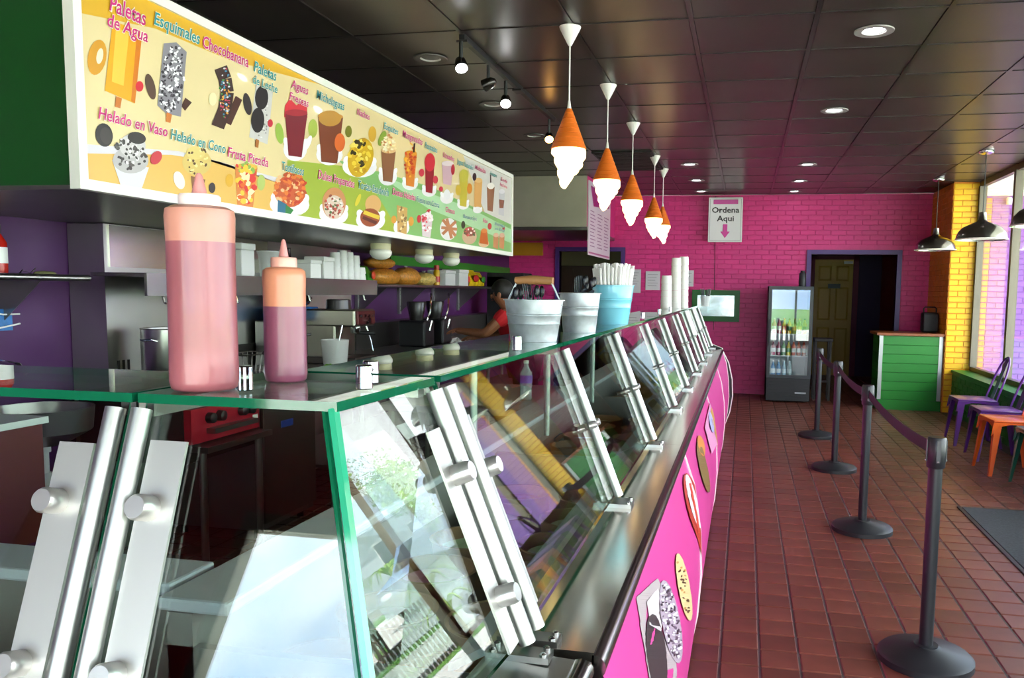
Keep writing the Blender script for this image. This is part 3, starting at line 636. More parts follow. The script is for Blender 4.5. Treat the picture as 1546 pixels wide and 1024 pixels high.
# ------------------------------------------------------------------ signs and posters
def rect_text(s, parent, cx, cz, y, wd, hz, col, bold=.0, X=None):
    """lettering facing -Y, centred"""
    me, xa, xb, ya, yb = text_mesh(s, bold); sc = wd/(xb-xa); sz = hz/(yb-ya)
    me.transform(Matrix(((sc, 0, 0, cx-(xa+xb)/2*sc), (0, 0, 0, y), (0, sz, 0, cz-(ya+yb)/2*sz), (0, 0, 0, 1))))
    me.materials.append(M('ink_'+col, col, .4)); o = bpy.data.objects.new('lettering', me); COL.objects.link(o); o.parent = parent; o.location = -parent.location
YS = 11.3
a, b = onY(1063, 293, YS), onY(1114.5, 359, YS)
sg = thing('order_here_sign', 'white hanging sign reading Ordena Aqui with a pink down arrow', 'sign', ((a.x+b.x)/2, YS, b.z))
MB().bbox(a.x, b.x, YS, YS+.03, b.z, a.z, .008).build('board', M('sign_white', 'e4e0e2', .4), sg)
W_, Hh = b.x-a.x, a.z-b.z; cx = (a.x+b.x)/2
pp = MB(); pp.col = lin('8a8088')
for x0, x1, z0, z1 in ((a.x+.02, b.x-.02, a.z-.024, a.z-.02), (a.x+.02, b.x-.02, b.z+.02, b.z+.024), (a.x+.02, a.x+.024, b.z+.02, a.z-.02), (b.x-.024, b.x-.02, b.z+.02, a.z-.02)): pp.box(x0, x1, YS-.002, YS, z0, z1)
pp.build('border_line', VC(), sg)
MB().bbox(cx-W_*.36, cx+W_*.36, YS-.004, YS, a.z-Hh*.15, a.z-Hh*.05, .003).build('ribbon', M('ribbon_pink', 'd65aa8', .4), sg)
rect_text('Ordena', sg, cx, a.z-Hh*.28, YS-.002, W_*.80, Hh*.13, '3a3238', .02); rect_text('Aqui', sg, cx, a.z-Hh*.49, YS-.002, W_*.50, Hh*.17, '3a3238', .02)
ar = MB(); z0, z1 = b.z+Hh*.09, b.z+Hh*.40; 
ar.prism([(cx-.03, YS-.003, z1), (cx+.03, YS-.003, z1), (cx+.03, YS-.003, z0+.09), (cx+.065, YS-.003, z0+.09), (cx, YS-.003, z0), (cx-.065, YS-.003, z0+.09), (cx-.03, YS-.003, z0+.09)], (0, .003, 0)); ar.build('arrow', M('arrow_pink', 'd6459c', .4), sg)
for x in (a.x+.04, b.x-.04): MB().tube([(x, YS+.015, a.z-.002), (x, YS+.015, CZ)], .002, 6).build('hanger', STEELD, sg)
cb = onY(1073, 359, 11.46); ce = onY(1075, 500, 11.46)
solid('hanging_cable', 'thin black cable running down the pink brick wall behind the framed picture', 'cable', MB().tube([(cb.x, 11.485, CZ-.02), (cb.x+.01, 11.485, 2.1), (ce.x, 11.485, 1.55), (ce.x+.005, 11.485, .9)], .004, 6), BLACKP)
a, b = onY(1042, 433, 11.48), onY(1114, 479.5, 11.48)
fr = thing('framed_picture', 'green framed silver picture on the pink brick wall', 'picture', ((a.x+b.x)/2, 11.48, b.z)); t = .075
MB().box(a.x, b.x, 11.44, 11.49, a.z-t, a.z).box(a.x, b.x, 11.44, 11.49, b.z, b.z+t).box(a.x, a.x+t, 11.44, 11.49, b.z+t, a.z-t).box(b.x-t, b.x, 11.44, 11.49, b.z+t, a.z-t).build('frame', M('green_frame', '14601c', .4), fr)
MB().box(a.x+t, b.x-t, 11.465, 11.49, b.z+t, a.z-t).build('silver_print', M('silver_foil', 'c4c6c4', .18, .9, noise=(5, .35), bump=1.0), fr)
for (u0, v0, u1, v1, lb) in ((942, 405, 964, 440, 'white notice sheet on pink wall behind the straw bucket'), (971, 407, 993, 435, 'white notice sheet on pink wall between straws and foam cups'), (1029, 404, 1043.5, 428, 'white notice sheet on pink wall right of the foam cups')):
    p, q = onY(u0, v0, 11.49), onY(u1, v1, 11.49)
    n = thing('notice_sheet', lb, 'notice', ((p.x+q.x)/2, 11.49, q.z), 'paper notices on the back wall')
    MB().box(p.x, q.x, 11.484, 11.492, q.z, p.z).build('sheet', M('paper', 'dcd6dc', .6), n)
    k = MB(); k.col = lin('8d8890')
    for i in range(5): k.box(p.x+.03, q.x-.03-.02*(i % 3), 11.482, 11.484, p.z-.05-.04*i, p.z-.045-.04*i)
    k.build('print_lines', VC(), n)
# yellow board on kitchen wall, hood with price poster
p, q = onY(762, 370, 11.48), onY(815, 388, 11.48)
solid('yellow_board', 'plain yellow board on the pink wall beside the kitchen doorway', 'board', MB().box(XW+.02, q.x, 11.45, 11.49, q.z, p.z), M('yellow_board_paint', 'c98a14', .5))
XH = -1.87
hood = struct('wall_hood_bulkhead', MB().box(XW, XH, 9.45, YB, 2.19, CZ), PINK)
MB().box(XW, XH-.005, 9.435, 9.45, 2.19, CZ).build('steel_face', M('hood_steel_face', 'bdb6a2', .4, .35, noise=(2, .12)), hood)
MB().box(XW, XH, 9.45, YB-.01, 2.15, 2.19).build('hood_underside', STEELD, hood)
ps = thing('price_poster', 'white price list poster with magenta lettering hung on the pink bulkhead', 'poster', (XH, 10.2, 1.8))
P0, P1 = onX(880.5, 270, XH), onX(917, 285, XH)
XH += .004; ya, yb_ = 9.455, 11.0; zt_, zb_ = 2.74, 1.86
MB().box(XH, XH+.012, ya, yb_, zb_, zt_).build('sheet', M('poster_white', 'd9cdd9', .4), ps)
pm = MB(); pm.col = lin('a02a78'); Xp = XH+.013
pm.poly([(Xp, ya+.1, zt_-.05), (Xp, yb_-.1, zt_-.05), (Xp, yb_-.1, zt_-.2), (Xp, ya+.3, zt_-.28)])
pm.poly([(Xp, ya+.02, zb_+.04), (Xp, yb_-.02, zb_+.04), (Xp, yb_-.02, zb_+.02), (Xp, ya+.02, zb_+.02)])
pm.col = lin('8a4a86')
for cidx in range(3):
    for i in range(11):
        y0 = ya+.1+cidx*.48; pm.poly([(Xp, y0, zt_-.34-i*.042), (Xp, y0+.25+.1*((i*7+cidx) % 3)/2, zt_-.34-i*.042), (Xp, y0+.25+.1*((i*7+cidx) % 3)/2, zt_-.352-i*.042), (Xp, y0, zt_-.352-i*.042)])
pm.build('printed_lines', VC(), ps)

# ------------------------------------------------------------------ lamps
GLOW = M('glowing_swirl_glass', 'fff2d0', .4, em=3.2, emcol='ffdc98'); ORC = M('orange_silicone', 'e2701c', .5)
def swirl_profile():
    m = MB(); n = 28; rings = []
    R = [(.088, .205), (.091, .19), (.090, .17), (.078, .155), (.073, .150), (.076, .14), (.074, .125), (.060, .108), (.054, .103), (.057, .093), (.054, .08), (.042, .066), (.036, .06), (.037, .05), (.032, .036), (.02, .018), (.008, .003), (.001, 0)]
    for (r, z) in R:
        o = len(m.v); rings.append(o); k = max(0, (.1-z))*.18
        m.v += [(r*math.cos(2*PI*i/n)-k*1.2, r*math.sin(2*PI*i/n), z+.012*math.sin(2*PI*i/n+z*30)*(1 if .01 < z < .19 else 0)) for i in range(n)]
    for a, b in zip(rings, rings[1:]):
        for i in range(n): m.face((a+i, a+(i+1) % n, b+(i+1) % n, b+i))
    return m
ctop = CZ; zt0 = 1.964
def cone_lamp():
    L = thing('ice_cream_pendant', '', 'pendant lamp', (0, 0, zt0), 'ice cream cone pendant lamps over the counter'); hC = ctop-zt0
    MB().lathe([(.004, hC-.098), (.01, hC-.094), (.055, hC-.008), (.057, hC-.002), (.05, hC)], (0, 0, 0), 28).build('canopy', WHITEP, L, 40, world=False)
    MB().tube([(0, 0, .42), (0, 0, hC-.09)], .004, 8).lathe([(.004, .455), (.006, .45), (.012, .41), (.012, .405)], (0, 0, 0), 12).build('cord', WHITEP, L, 40, world=False)
    pr = [(.012, .412)]
    for i in range(8):
        r0, r1 = .014+.0098*i, .014+.0098*(i+1); z = .41-.0258*i; pr += [(r0+.002, z-.002), (r1+.001, z-.0225), (r1-.002, z-.0258)]
    pr += [(.088, .203), (.08, .2)]
    MB().lathe(pr, (0, 0, 0), 32).build('cone_shade', ORC, L, 30, world=False)
    swirl_profile().build('swirl_globe', GLOW, L, 60, world=False); return L
cl0 = cone_lamp()
for k, (y, lb) in enumerate(((4.17, 'orange cone pendant with glowing soft serve swirl, closest to the galvanised buckets'), (5.35, 'orange cone pendant with glowing soft serve swirl, second in the row from the buckets'), (6.56, 'orange cone pendant with glowing soft serve swirl, middle of the row of five'), (8.15, 'orange cone pendant with glowing soft serve swirl, fourth in the row, beside the last one'), (9.02, 'orange cone pendant with glowing soft serve swirl, last in the row by the pink wall'))):
    o = cl0 if k == 0 else copy_tree(cl0); o.location = (-.93, y, zt0); o['label'] = lb; o.rotation_euler = (0, 0, .6*k)
DOME = M('brushed_dome_metal', '9a9a90', .2, 1)
def dome_lamp():
    L = thing('dome_pendant', '', 'pendant lamp', (0, 0, 0), 'metal dome pendants along the window'); hC = CZ-1.965
    MB().lathe([(.03, hC-.03), (.065, hC-.018), (.07, hC-.004), (.07, hC)], (0, 0, 0), 24).build('canopy', CHROME, L, 40, world=False)
    MB().tube([(0, 0, .25), (0, 0, hC-.02)], .004, 8).build('cord', BLACKP, L, world=False)
    MB().lathe([(.012, .262), (.032, .255), (.036, .19), (.05, .17), (.11, .145), (.17, .115), (.205, .075), (.22, .04), (.228, .0), (.222, .0), (.214, .04), (.198, .072), (.165, .108), (.03, .15)], (0, 0, 0), 36, cap=False).build('shade', DOME, L, 50, world=False)
    MB().lathe([(.229, -.003), (.231, 0), (.231, .008), (.212, .012), (.2, .062), (.16, .1), (.03, .14)], (0, 0, 0), 36, cap=False).build('white_lining', M('lamp_lining', 'efece2', .4), L, 50, world=False)
    MB().ball((0, 0, .07), .035).build('bulb', M('bulb_glass', 'f2efe6', .3), L, 60, world=False); return L
dl0 = dome_lamp()
for k, (y, lb) in enumerate(((8.24, 'silver dome pendant in front of the bronze window mullion'), (10.13, 'silver dome pendant in front of the orange pillar face'), (6.62, 'silver dome pendant over the mat and green chair'))):
    o = dl0 if k == 0 else copy_tree(dl0); o.location = (2.18, y, 1.965); o['label'] = lb
LED = M('downlight_lens', 'ffffff', .3, em=14, emcol='f4f8ff')
def downlight(lit):
    L = thing('downlight', '', 'downlight', (0, 0, 0))
    MB().lathe([(.062, 0), (.062, -.004), (.098, -.006), (.1, 0)], (0, 0, 0), 28, cap=False).build('trim_ring', M('downlight_trim', '8d8a86', .4) if lit else M('downlight_trim_dark', '4a4642', .4), L, 40, world=False)
    MB().lathe([(.062, -.003), (.055, .003), (.052, .0036)], (0, 0, 0), 28, cap=False).build('baffle', M('baffle', 'b8b8b4', .3), L, 40, world=False)
    MB().lathe([(.054, .0034), (0, .0034)], (0, 0, 0), 24, cap=False).build('lens', LED if lit else M('dull_lens', '56524e', .3), L, world=False); return L
dlA, dlB = downlight(True), downlight(False)
usedA = usedB = False
for (x, y, lit, lb) in ((.61, 4.47, 1, 'lit recessed downlight above the front stanchion'), (.605, 6.31, 1, 'lit recessed downlight above the middle stanchions'), (.6, 8.87, 1, 'lit recessed downlight above the rear stanchion'), (.6, 10.15, 1, 'lit recessed downlight before the drinks fridge'), (.6, 11.15, 1, 'lit recessed downlight right over the drinks fridge'),
                        (-.625, 8.74, 1, 'lit recessed downlight beyond the cone lamps, outermost of three'), (-.625, 9.98, 1, 'lit recessed downlight beyond the cone lamps, middle of three'), (-.625, 11.05, 1, 'lit recessed downlight above the hanging order sign'), (-1.87, 4.6, 0, 'unlit recessed downlight beside the first track spotlight'), (-1.87, 5.79, 0, 'unlit recessed downlight behind the second track spotlight'), (-1.87, 6.98, 0, 'unlit recessed downlight behind the amber track spotlight')):
    src = dlA if lit else dlB
    if (lit and not usedA) or (not lit and not usedB): o = src
    else: o = copy_tree(src)
    usedA |= bool(lit); usedB |= not lit
    o.location = (x, y, CZ); o['label'] = lb; o['group'] = 'recessed ceiling downlights'
# ceiling vent
vt = thing('ceiling_vent', 'large black return air vent in the ceiling behind the cone lamps', 'vent', (-1.25, 8.6, CZ))
MB().box(-1.52, -.93, 7.84, 9.03, CZ-.016, CZ).build('frame', M('vent_black', '0e0d0d', .6), vt)
for i in range(14): MB().box(-1.5, -.95, 7.9+i*.08, 7.93+i*.08, CZ-.022, CZ-.016).build('slat', M('vent_slat', '1a1818', .5), vt)
# track lights
tr = thing('light_track', 'black ceiling track carrying small spotlights', 'light track', (-1.53, 5.2, CZ))
MB().box(-1.545, -1.515, 4.2, 6.3, CZ-.028, CZ).build('rail', BLACKP, tr)
for y in (4.25, 5.3): MB().box(-1.56, -1.5, y-.05, y+.05, CZ-.04, CZ-.0285).build('connector', M('track_connector', '2c2a2a', .4), tr)
def spot(y, u, v, aim, lit, lb, col='ffffff'):
    e = onX(u, v, -1.53); c = Vector((-1.53, e.y, e.z)); d = Vector(aim).normalized()
    s_ = thing('track_spotlight', lb, 'spotlight', (-1.53, c.y, CZ-.03), 'spotlights on the ceiling track')
    MB().tube([(-1.53, c.y, CZ-.04), (-1.53, c.y, c.z+.03)], .011, 8).build('stem', BLACKP, s_, 40)
    MB().tube([c-d*.05, c-d*.03, c, c+d*.03], [.012, .028, .034, .036], 16).build('head', M('spot_head', '4a4847', .25, .9), s_, 40)
    MB().tube([c+d*.0305, c+d*.032], [.032, .030], 16).build('lens', M('spot_lens_'+col, col, .3, em=20) if lit else M('spot_lens_unlit', '8a8c8c', .1, .6), s_)
spot(4.25, 683, 103, (.3, -.5, -.8), True, 'bright white spotlight at the near end of the ceiling track')
spot(4.9, 725, 131, (-.8, .1, -.3), False, 'unlit chrome spotlight second along the ceiling track')
spot(5.3, 752, 156, (.2, -.6, -.7), True, 'bright spotlight by the unlit round downlight')
spot(6.1, 819, 209, (.2, -.6, -.6), True, 'amber spotlight at the far end of the ceiling track', 'ffb860')

# ------------------------------------------------------------------ stanchions
DKM = M('black_powder_coat', '1c1e22', .38, noise=(40, .1)); BELT = M('black_belt_webbing', '241c26', .7, bump=.4)
def stanchion():
    s_ = thing('stanchion', '', 'stanchion', (0, 0, 0), 'belt stanchions marking the queue')
    MB().lathe([(.168, 0), (.178, .006), (.178, .03), (.165, .042), (.06, .062), (.045, .07), (.045, .075)], (0, 0, 0), 40).build('base', M('rubber_base', '1a1c20', .5), s_, 40, world=False)
    MB().tube([(0, 0, .07), (0, 0, .78)], .026, 20).build('pole', DKM, s_, 40, world=False)
    h = MB().lathe([(.03, .775), (.034, .78), (.034, .89), (.031, .895)], (0, 0, 0), 24).build('belt_head', M('head_plastic', '212226', .35), s_, 40, world=False)
    for a in (0, PI/2, PI, 1.5*PI):
        m = MB(); c, k = math.cos(a), math.sin(a)
        m.prism([(c*.034-k*d, k*.034+c*d, z) for d, z in ((-.007, .80), (.007, .80), (.007, .885), (-.007, .885))], (c*.003, k*.003, 0)); m.build('slot', M('slot_grey', '3a3c42', .3), h, world=False)
        MB().ball((c*.037, k*.037, .805), .0035, n=8, m=5).build('screw', CHROME, h, world=False)
    return s_
st0 = stanchion(); stp = [(.738, 3.225), (.741, 4.988), (.757, 6.70), (.748, 8.23)]
SL = ['black belt stanchion with the widest base, nearest the grey mat corner and storefront', 'black belt stanchion second in the queue line, across from the mat', 'black belt stanchion third in the queue line, across from the chairs', 'black belt stanchion at the end of the line by the drinks fridge']
SL[0] = 'black belt stanchion at the storefront end of the queue line'
sts = []
for k, (x, y) in enumerate(stp):
    o = st0 if k == 0 else copy_tree(st0); o.location = (x, y, 0); o['label'] = SL[k]; sts.append(o)
for k in range(3):
    (xa, ya), (xb, yb) = stp[k], stp[k+1]; m = MB(); n = 16; o = 0
    for i in range(n+1):
        t = i/n; x = xa+(xb-xa)*t; y = ya+.035+(yb-ya-.07)*t; z = .842-.055*4*t*(1-t)*.6
        m.v += [(x-.001, y, z-.025), (x-.001, y, z+.025), (x+.001, y, z+.025), (x+.001, y, z-.025)]
    for i in range(n):
        for j in range(4): m.face((4*i+j, 4*i+(j+1) % 4, 4*i+4+(j+1) % 4, 4*i+4+j))
    m.build('belt', BELT, sts[k])
# floor mat
mt = thing('floor_mat', 'dark grey ribbed entrance mat on the tile floor', 'mat', (2.0, 4.6, 0))
MB().bbox(1.48, 2.5, 3.5, 5.68, .005, .016, .004).build('pile', M('mat_pile', '3c4044', .95, noise=(60, .3), bump=1.0), mt)
MB().box(1.455, 1.48, 3.48, 5.70, .005, .012).box(1.455, 2.5, 5.68, 5.705, .005, .012).build('rubber_edge', BLACKP, mt)

# ------------------------------------------------------------------ metal chairs
def chair(name, label, col, loc, rz):
    c = thing(name, label, 'chair', loc, 'metal cafe chairs under the window', rz); mt = M('chair_paint_'+col, col, .3, coat=.4)
    # local: front is -x
    s_ = MB(); s_.bbox(-.18, .17, -.18, .18, .435, .452, .008); s_.build('seat', mt, c, 40, world=False)
    ap = MB()
    for sy in (-1, 1):
        pts = [(-.18, .435), (.17, .435), (.18, .33), (.14, .40), (.06, .42), (-.06, .42), (-.14, .40), (-.195, .33)]
        ap.prism([(x, sy*.178, z) for x, z in pts], (0, sy*.004, 0))
    for sx in (-1, 1):
        pts = [(-.178, .435), (.178, .435), (.19, .33), (.14, .40), (.06, .42), (-.06, .42), (-.14, .40), (-.19, .33)]
        ap.prism([(sx*.176, y, z) for y, z in pts], (sx*.004, 0, 0))
    ap.build('apron', mt, c, world=False)
    for sx in (-1, 1):
        for sy in (-1, 1):
            l = MB(); t0 = Vector((sx*.165, sy*.165, .43)); t1 = Vector((sx*(.205 if sx < 0 else .225), sy*.205, .0))
            ux, uy = Vector((-sx, 0, 0)), Vector((0, -sy, 0))
            A = [t0, t0+ux*.055, t0+ux*.01+uy*.01, t0+uy*.055]; B = [t1, t1+ux*.026, t1+ux*.006+uy*.006, t1+uy*.026]
            l.add(A+B, [(0, 1, 5, 4), (1, 2, 6, 5), (2, 3, 7, 6), (3, 0, 4, 7), (0, 3, 2, 1), (4, 5, 6, 7)]); l.build('leg', mt, c, world=False)
    pts = []
    for i in range(17):
        a = PI*i/16; y = .165*math.cos(a); z = .45+.40*(math.sin(a)**.6 if math.sin(a) > 0 else 0); pts.append((.16+.13*(z-.45)/.4, y, z))
    MB().tube(pts, .0105, 8).build('back_hoop', mt, c, 40, world=False)
    sl = MB(); sl.prism([(.163, -.05, .45), (.163, .05, .45), (.285, .045, .835), (.285, -.045, .835)], (.004, 0, 0)); sl.build('back_splat', mt, c, world=False)
    return c
chair('metal_chair', 'purple metal cafe chair closest to the green reception counter', '5c2a80', (2.20, 8.27, 0), .0)
chair('metal_chair', 'purple metal cafe chair between the other purple chair and the orange one', '5c2a80', (2.21, 7.56, 0), .0)
chair('metal_chair', 'orange metal cafe chair beside the purple chairs', 'e0601a', (2.14, 6.98, 0), .05)
chair('metal_chair', 'dark green metal cafe chair beside the orange one', '1f5c48', (2.24, 6.40, 0), -.03)

# ------------------------------------------------------------------ green reception counter
rc = thing('reception_counter', 'bright green planked reception counter with wooden top', 'counter', (2.03, 10.75, 0)); gx0_, gx1_, gy_ = 1.66, 2.405, 10.47
GP = M('green_plank_paint', '178020', .4, var=.05, noise=(6, .06))
MB().box(gx0_+.01, gx1_, gy_+.012, 10.98, .02, .93).build('carcass', M('dark_green_paint', '146018', .5), rc)
for i in range(7):
    z0 = .13+i*.114; MB().bbox(gx0_+.03, gx1_-.03, gy_, gy_+.012, z0+.002, z0+.112, .003).build('plank', GP, rc)
    MB().bbox(gx0_, gx0_+.0105, gy_+.02, 10.96, z0+.002, z0+.112, .003).build('plank', GP, rc)
MB().bbox(gx0_-.01, gx1_+.005, gy_-.012, 10.98, .0, .128, .004).build('plinth', GP, rc)
for x in (gx0_, gx1_-.045): MB().box(x, x+.045, gy_-.004, gy_+.01, .13, .93).build('corner_trim', ALU, rc)
MB().bbox(gx0_-.04, 2.41, gy_-.04, 11.0, .93, .965, .006).build('worktop', M('wood_top', '8a4a24', .35, noise=(12, .25)), rc)
spk = thing('black_speaker', 'black upright speaker with carry handle on the green counter', 'speaker', (2.31, 10.8, .965))
MB().bbox(2.21, 2.40, 10.72, 10.9, .966, 1.22, .03).build('cabinet', BLACKP, spk, 40); MB().tube([(2.23, 10.81, 1.2), (2.23, 10.81, 1.27), (2.25, 10.81, 1.285), (2.36, 10.81, 1.285), (2.38, 10.81, 1.27), (2.38, 10.81, 1.2)], .009, 8).build('handle', M('speaker_handle', '2c2a2c', .4), spk, 40)
MB().bbox(2.225, 2.385, 10.714, 10.72, .99, 1.19, .002).build('grille', M('speaker_grille', '24262a', .6, noise=(80, .4)), spk)
st = thing('side_stool', 'dark wooden stool standing in the doorway beside the fridge', 'stool', (1.05, 11.2, 0))
MB().bbox(.93, 1.17, 11.05, 11.33, .80, .84, .006).build('seat', M('dark_wood', '1a100e', .6), st)
for x in (.95, 1.14):
    for y in (11.08, 11.3): MB().box(x-.015, x+.015, y-.015, y+.015, 0, .8).build('leg', M('dark_wood'), st)
for z in (.25, .5): MB().box(.95, 1.14, 11.07, 11.09, z, z+.03).build('rung', M('dark_wood'), st)

# ------------------------------------------------------------------ drinks fridge
fx0, fx1, fy0, fy1, fz = .305, .867, 10.69, 11.3, 1.525
fg = thing('drinks_fridge', 'black glass door drinks fridge against the pink wall', 'fridge', ((fx0+fx1)/2, (fy0+fy1)/2, 0))
MB().box(fx0, fx0+.03, fy0+.05, fy1, .03, fz).box(fx1-.03, fx1, fy0+.05, fy1, .03, fz).box(fx0, fx1, fy0+.05, fy1, fz-.05, fz).box(fx0, fx1, fy1-.03, fy1, .03, fz).box(fx0, fx1, fy0+.05, fy1, .03, .33).build('cabinet', BLACKP, fg)
MB().box(fx0+.03, fx1-.03, fy1-.04, fy1-.03, .33, fz-.05).box(fx0+.03, fx0+.034, fy0+.06, fy1-.04, .33, fz-.05).box(fx1-.034, fx1-.03, fy0+.06, fy1-.04, .33, fz-.05).box(fx0+.03, fx1-.03, fy0+.06, fy1-.04, .33, .335).build('white_liner', M('fridge_liner', 'e6ecee', .4), fg)
dr = MB(); dr.box(fx0, fx0+.042, fy0, fy0+.045, .33, fz).box(fx1-.042, fx1, fy0, fy0+.045, .33, fz).box(fx0+.042, fx1-.042, fy0, fy0+.045, fz-.045, fz).box(fx0+.042, fx1-.042, fy0, fy0+.045, .33, .37)
dr = dr.build('door_frame', M('fridge_frame', '22262a', .35), fg)
MB().box(fx0+.042, fx1-.042, fy0+.015, fy0+.02, .37, fz-.045).build('door_glass', WGL, dr)
MB().bbox(fx0+.01, fx0+.03, fy0-.025, fy0-.001, .75, 1.1, .004).build('door_handle', BLACKP, dr)
gr = MB().box(fx0+.005, fx1-.005, fy0+.02, fy0+.05, .03, .325).build('lower_grille', M('grille_black', '1a1c1f', .5), fg)
for i in range(6): MB().box(fx0+.03, fx1-.03, fy0+.012, fy0+.02, .08+i*.035, .1+i*.035).build('grille_slat', BLACKP, gr)
MB().box(fx1-.19, fx1-.05, fy0+.008, fy0+.012, .13, .15).build('badge', M('badge_grey', '9a9c9e', .3, .6), gr)
for z in (.62, .905): MB().box(fx0+.035, fx1-.035, fy0+.09, fy1-.05, z-.012, z).build('shelf', M('wire_shelf_white', 'dfe4e6', .4), fg)
MB().box(fx0+.05, fx1-.05, fy0+.1, fy0+.12, fz-.075, fz-.055).build('lamp_cover', M('fridge_lamp_cover', 'eceeee', .4), fg)
def drink(x, y, z, h, r, col, cap, kind, lb):
    t = thing('drink_'+kind, lb, kind, (x, y, z), 'drinks on the fridge shelves')
    if kind == 'can': MB().lathe([(r*.85, 0), (r, .008), (r, h-.012), (r*.82, h)], (x, y, z), 14).build('body', M('can_'+col, col, .3, .3), t, 40); MB().lathe([(r*.8, h), (r*.75, h+.002)], (x, y, z), 14).build('lid', CHROME, t)
    else:
        MB().lathe([(r*.9, 0), (r, .01), (r, h*.6), (r*.42, h*.82), (r*.4, h*.93)], (x, y, z), 14).build('body', M('bottle_'+col, col, .15, spec=.6), t, 40); MB().lathe([(r*.45, h*.93), (r*.45, h)], (x, y, z), 12).build('cap', M('cap_'+cap, cap, .4), t)
        MB().lathe([(r*1.02, h*.22), (r*1.02, h*.5)], (x, y, z), 14, cap=False).build('label', M('cap_'+cap), t, 40)
cols1 = [('a83a5a', 'e8e0e4', 'plum bottle'), ('b04a64', 'f0e8e8', 'rose bottle'), ('d8b020', 'c03020', 'golden bottle'), ('d9b62a', '2a6a2a', 'yellow bottle'), ('9aa84a', 'e0c030', 'olive bottle'), ('4a8a3a', 'e8d040', 'green bottle'), ('d0c040', '2a7a3a', 'lemon bottle')]
for i, (c, k, lb) in enumerate(cols1): drink(fx0+.085+i*.065, fy0+.15, .905, .2, .028, c, k, 'bottle', lb+' on the upper shelf of the fridge')
cols2 = [('8a2a4a', 'e0dada', 'bottle', 'dark red bottle'), ('9a3a5a', 'e4dcdc', 'bottle', 'wine red bottle'), ('3a8a4a', 'd8e0d0', 'bottle', 'green glass bottle'), ('d8c030', '3a8a3a', 'bottle', 'yellow juice bottle'), ('b8401e', 'e4dcd4', 'bottle', 'amber bottle first of three'), ('b8441e', 'e8e0d8', 'bottle', 'amber bottle between two others'), ('b23c1c', 'e0d8d4', 'bottle', 'amber bottle beside the fridge side')]
for i, (c, k, kd, lb) in enumerate(cols2): drink(fx0+.085+i*.065, fy0+.15, .62, .19, .028, c, k, kd, lb+' on the middle shelf of the fridge')
for i, c in enumerate(('4a80b0', '5a90c0', 'a8c4d4', 'c0d4dc')): drink(fx0+.09+i*.07, fy0+.16, .335, .21, .03, c, 'e8f0f4', 'bottle', ['blue', 'sky blue', 'pale blue', 'clear'][i]+' water bottle on the floor of the fridge')
tb_ = thing('dark_canister', 'tall dark canister standing on top of the drinks fridge', 'canister', (.74, 11.0, fz)); MB().lathe([(.045, 0), (.048, .01), (.046, .17), (.03, .19)], (.74, 11.0, fz), 18).build('body', M('dark_canister', '2c2a30', .4), tb_, 40); MB().lathe([(.03, .19), (.03, .21)], (.74, 11.0, fz), 14).build('lid', BLACKP, tb_)

# ------------------------------------------------------------------ things on the glass counter
ZC = ZT+.0105
def squeeze(label, x, y, R, hb, hc, ht, sauce, shell, level):
    t = thing('squeeze_bottle', label, 'squeeze bottle', (x, y, ZC), 'sauce bottles on the glass corner')
    zl = hb*level
    MB().lathe([(R*.975, zl-.01), (R*.975, zl), (R*.985, hb-.03), (R, hb-.014), (R*.97, hb-.005), (R*.8, hb-.001), (R*.62, hb)], (x, y, ZC), 40).build('bottle_body', SHELL('bottle_shell_'+shell, shell, .93, .3), t, 50)
    MB().lathe([(R*.86, 0), (R*.95, .003), (R, .012), (R*.985, zl*.3), (R*.975, zl*.6), (R*.98, zl)], (x, y, ZC), 40).build('sauce', M('sauce_'+sauce, sauce, .3, noise=(9, .1), coat=.25), t, 50)
    cap = MB().lathe([(R*.58, hb-.001), (R*.60, hb+.002), (R*.60, hb+hc*.85), (R*.56, hb+hc), (R*.24, hb+hc+.001)], (x, y, ZC), 30).build('cap', M('cap_'+shell, 'ecd6d2' if shell == 'c88a78' else 'e2a898', .35), t, 40)
    MB().lathe([(R*.23, hb+hc), (R*.2, hb+hc+.006), (R*.1, hb+hc+ht-.003), (R*.05, hb+hc+ht)], (x, y, ZC), 18).build('nozzle', M('nozzle_pink', 'd08a86', .4), cap, 50)
p1, p2 = onZ(311, 604, ZC), onZ(433, 588, ZC)
squeeze('large squeeze bottle nearly full of pink syrup', p1.x, p1.y, .0425, .240, .0145, .028, '98565c', 'c88a78', .805)
squeeze('small squeeze bottle two thirds full of plum syrup', p2.x, p2.y, .030, .165, .014, .026, '84485e', 'd48c6c', .66)
GALV = M('galvanised_steel', 'bcc4c8', .5, .6, noise=(25, .22))
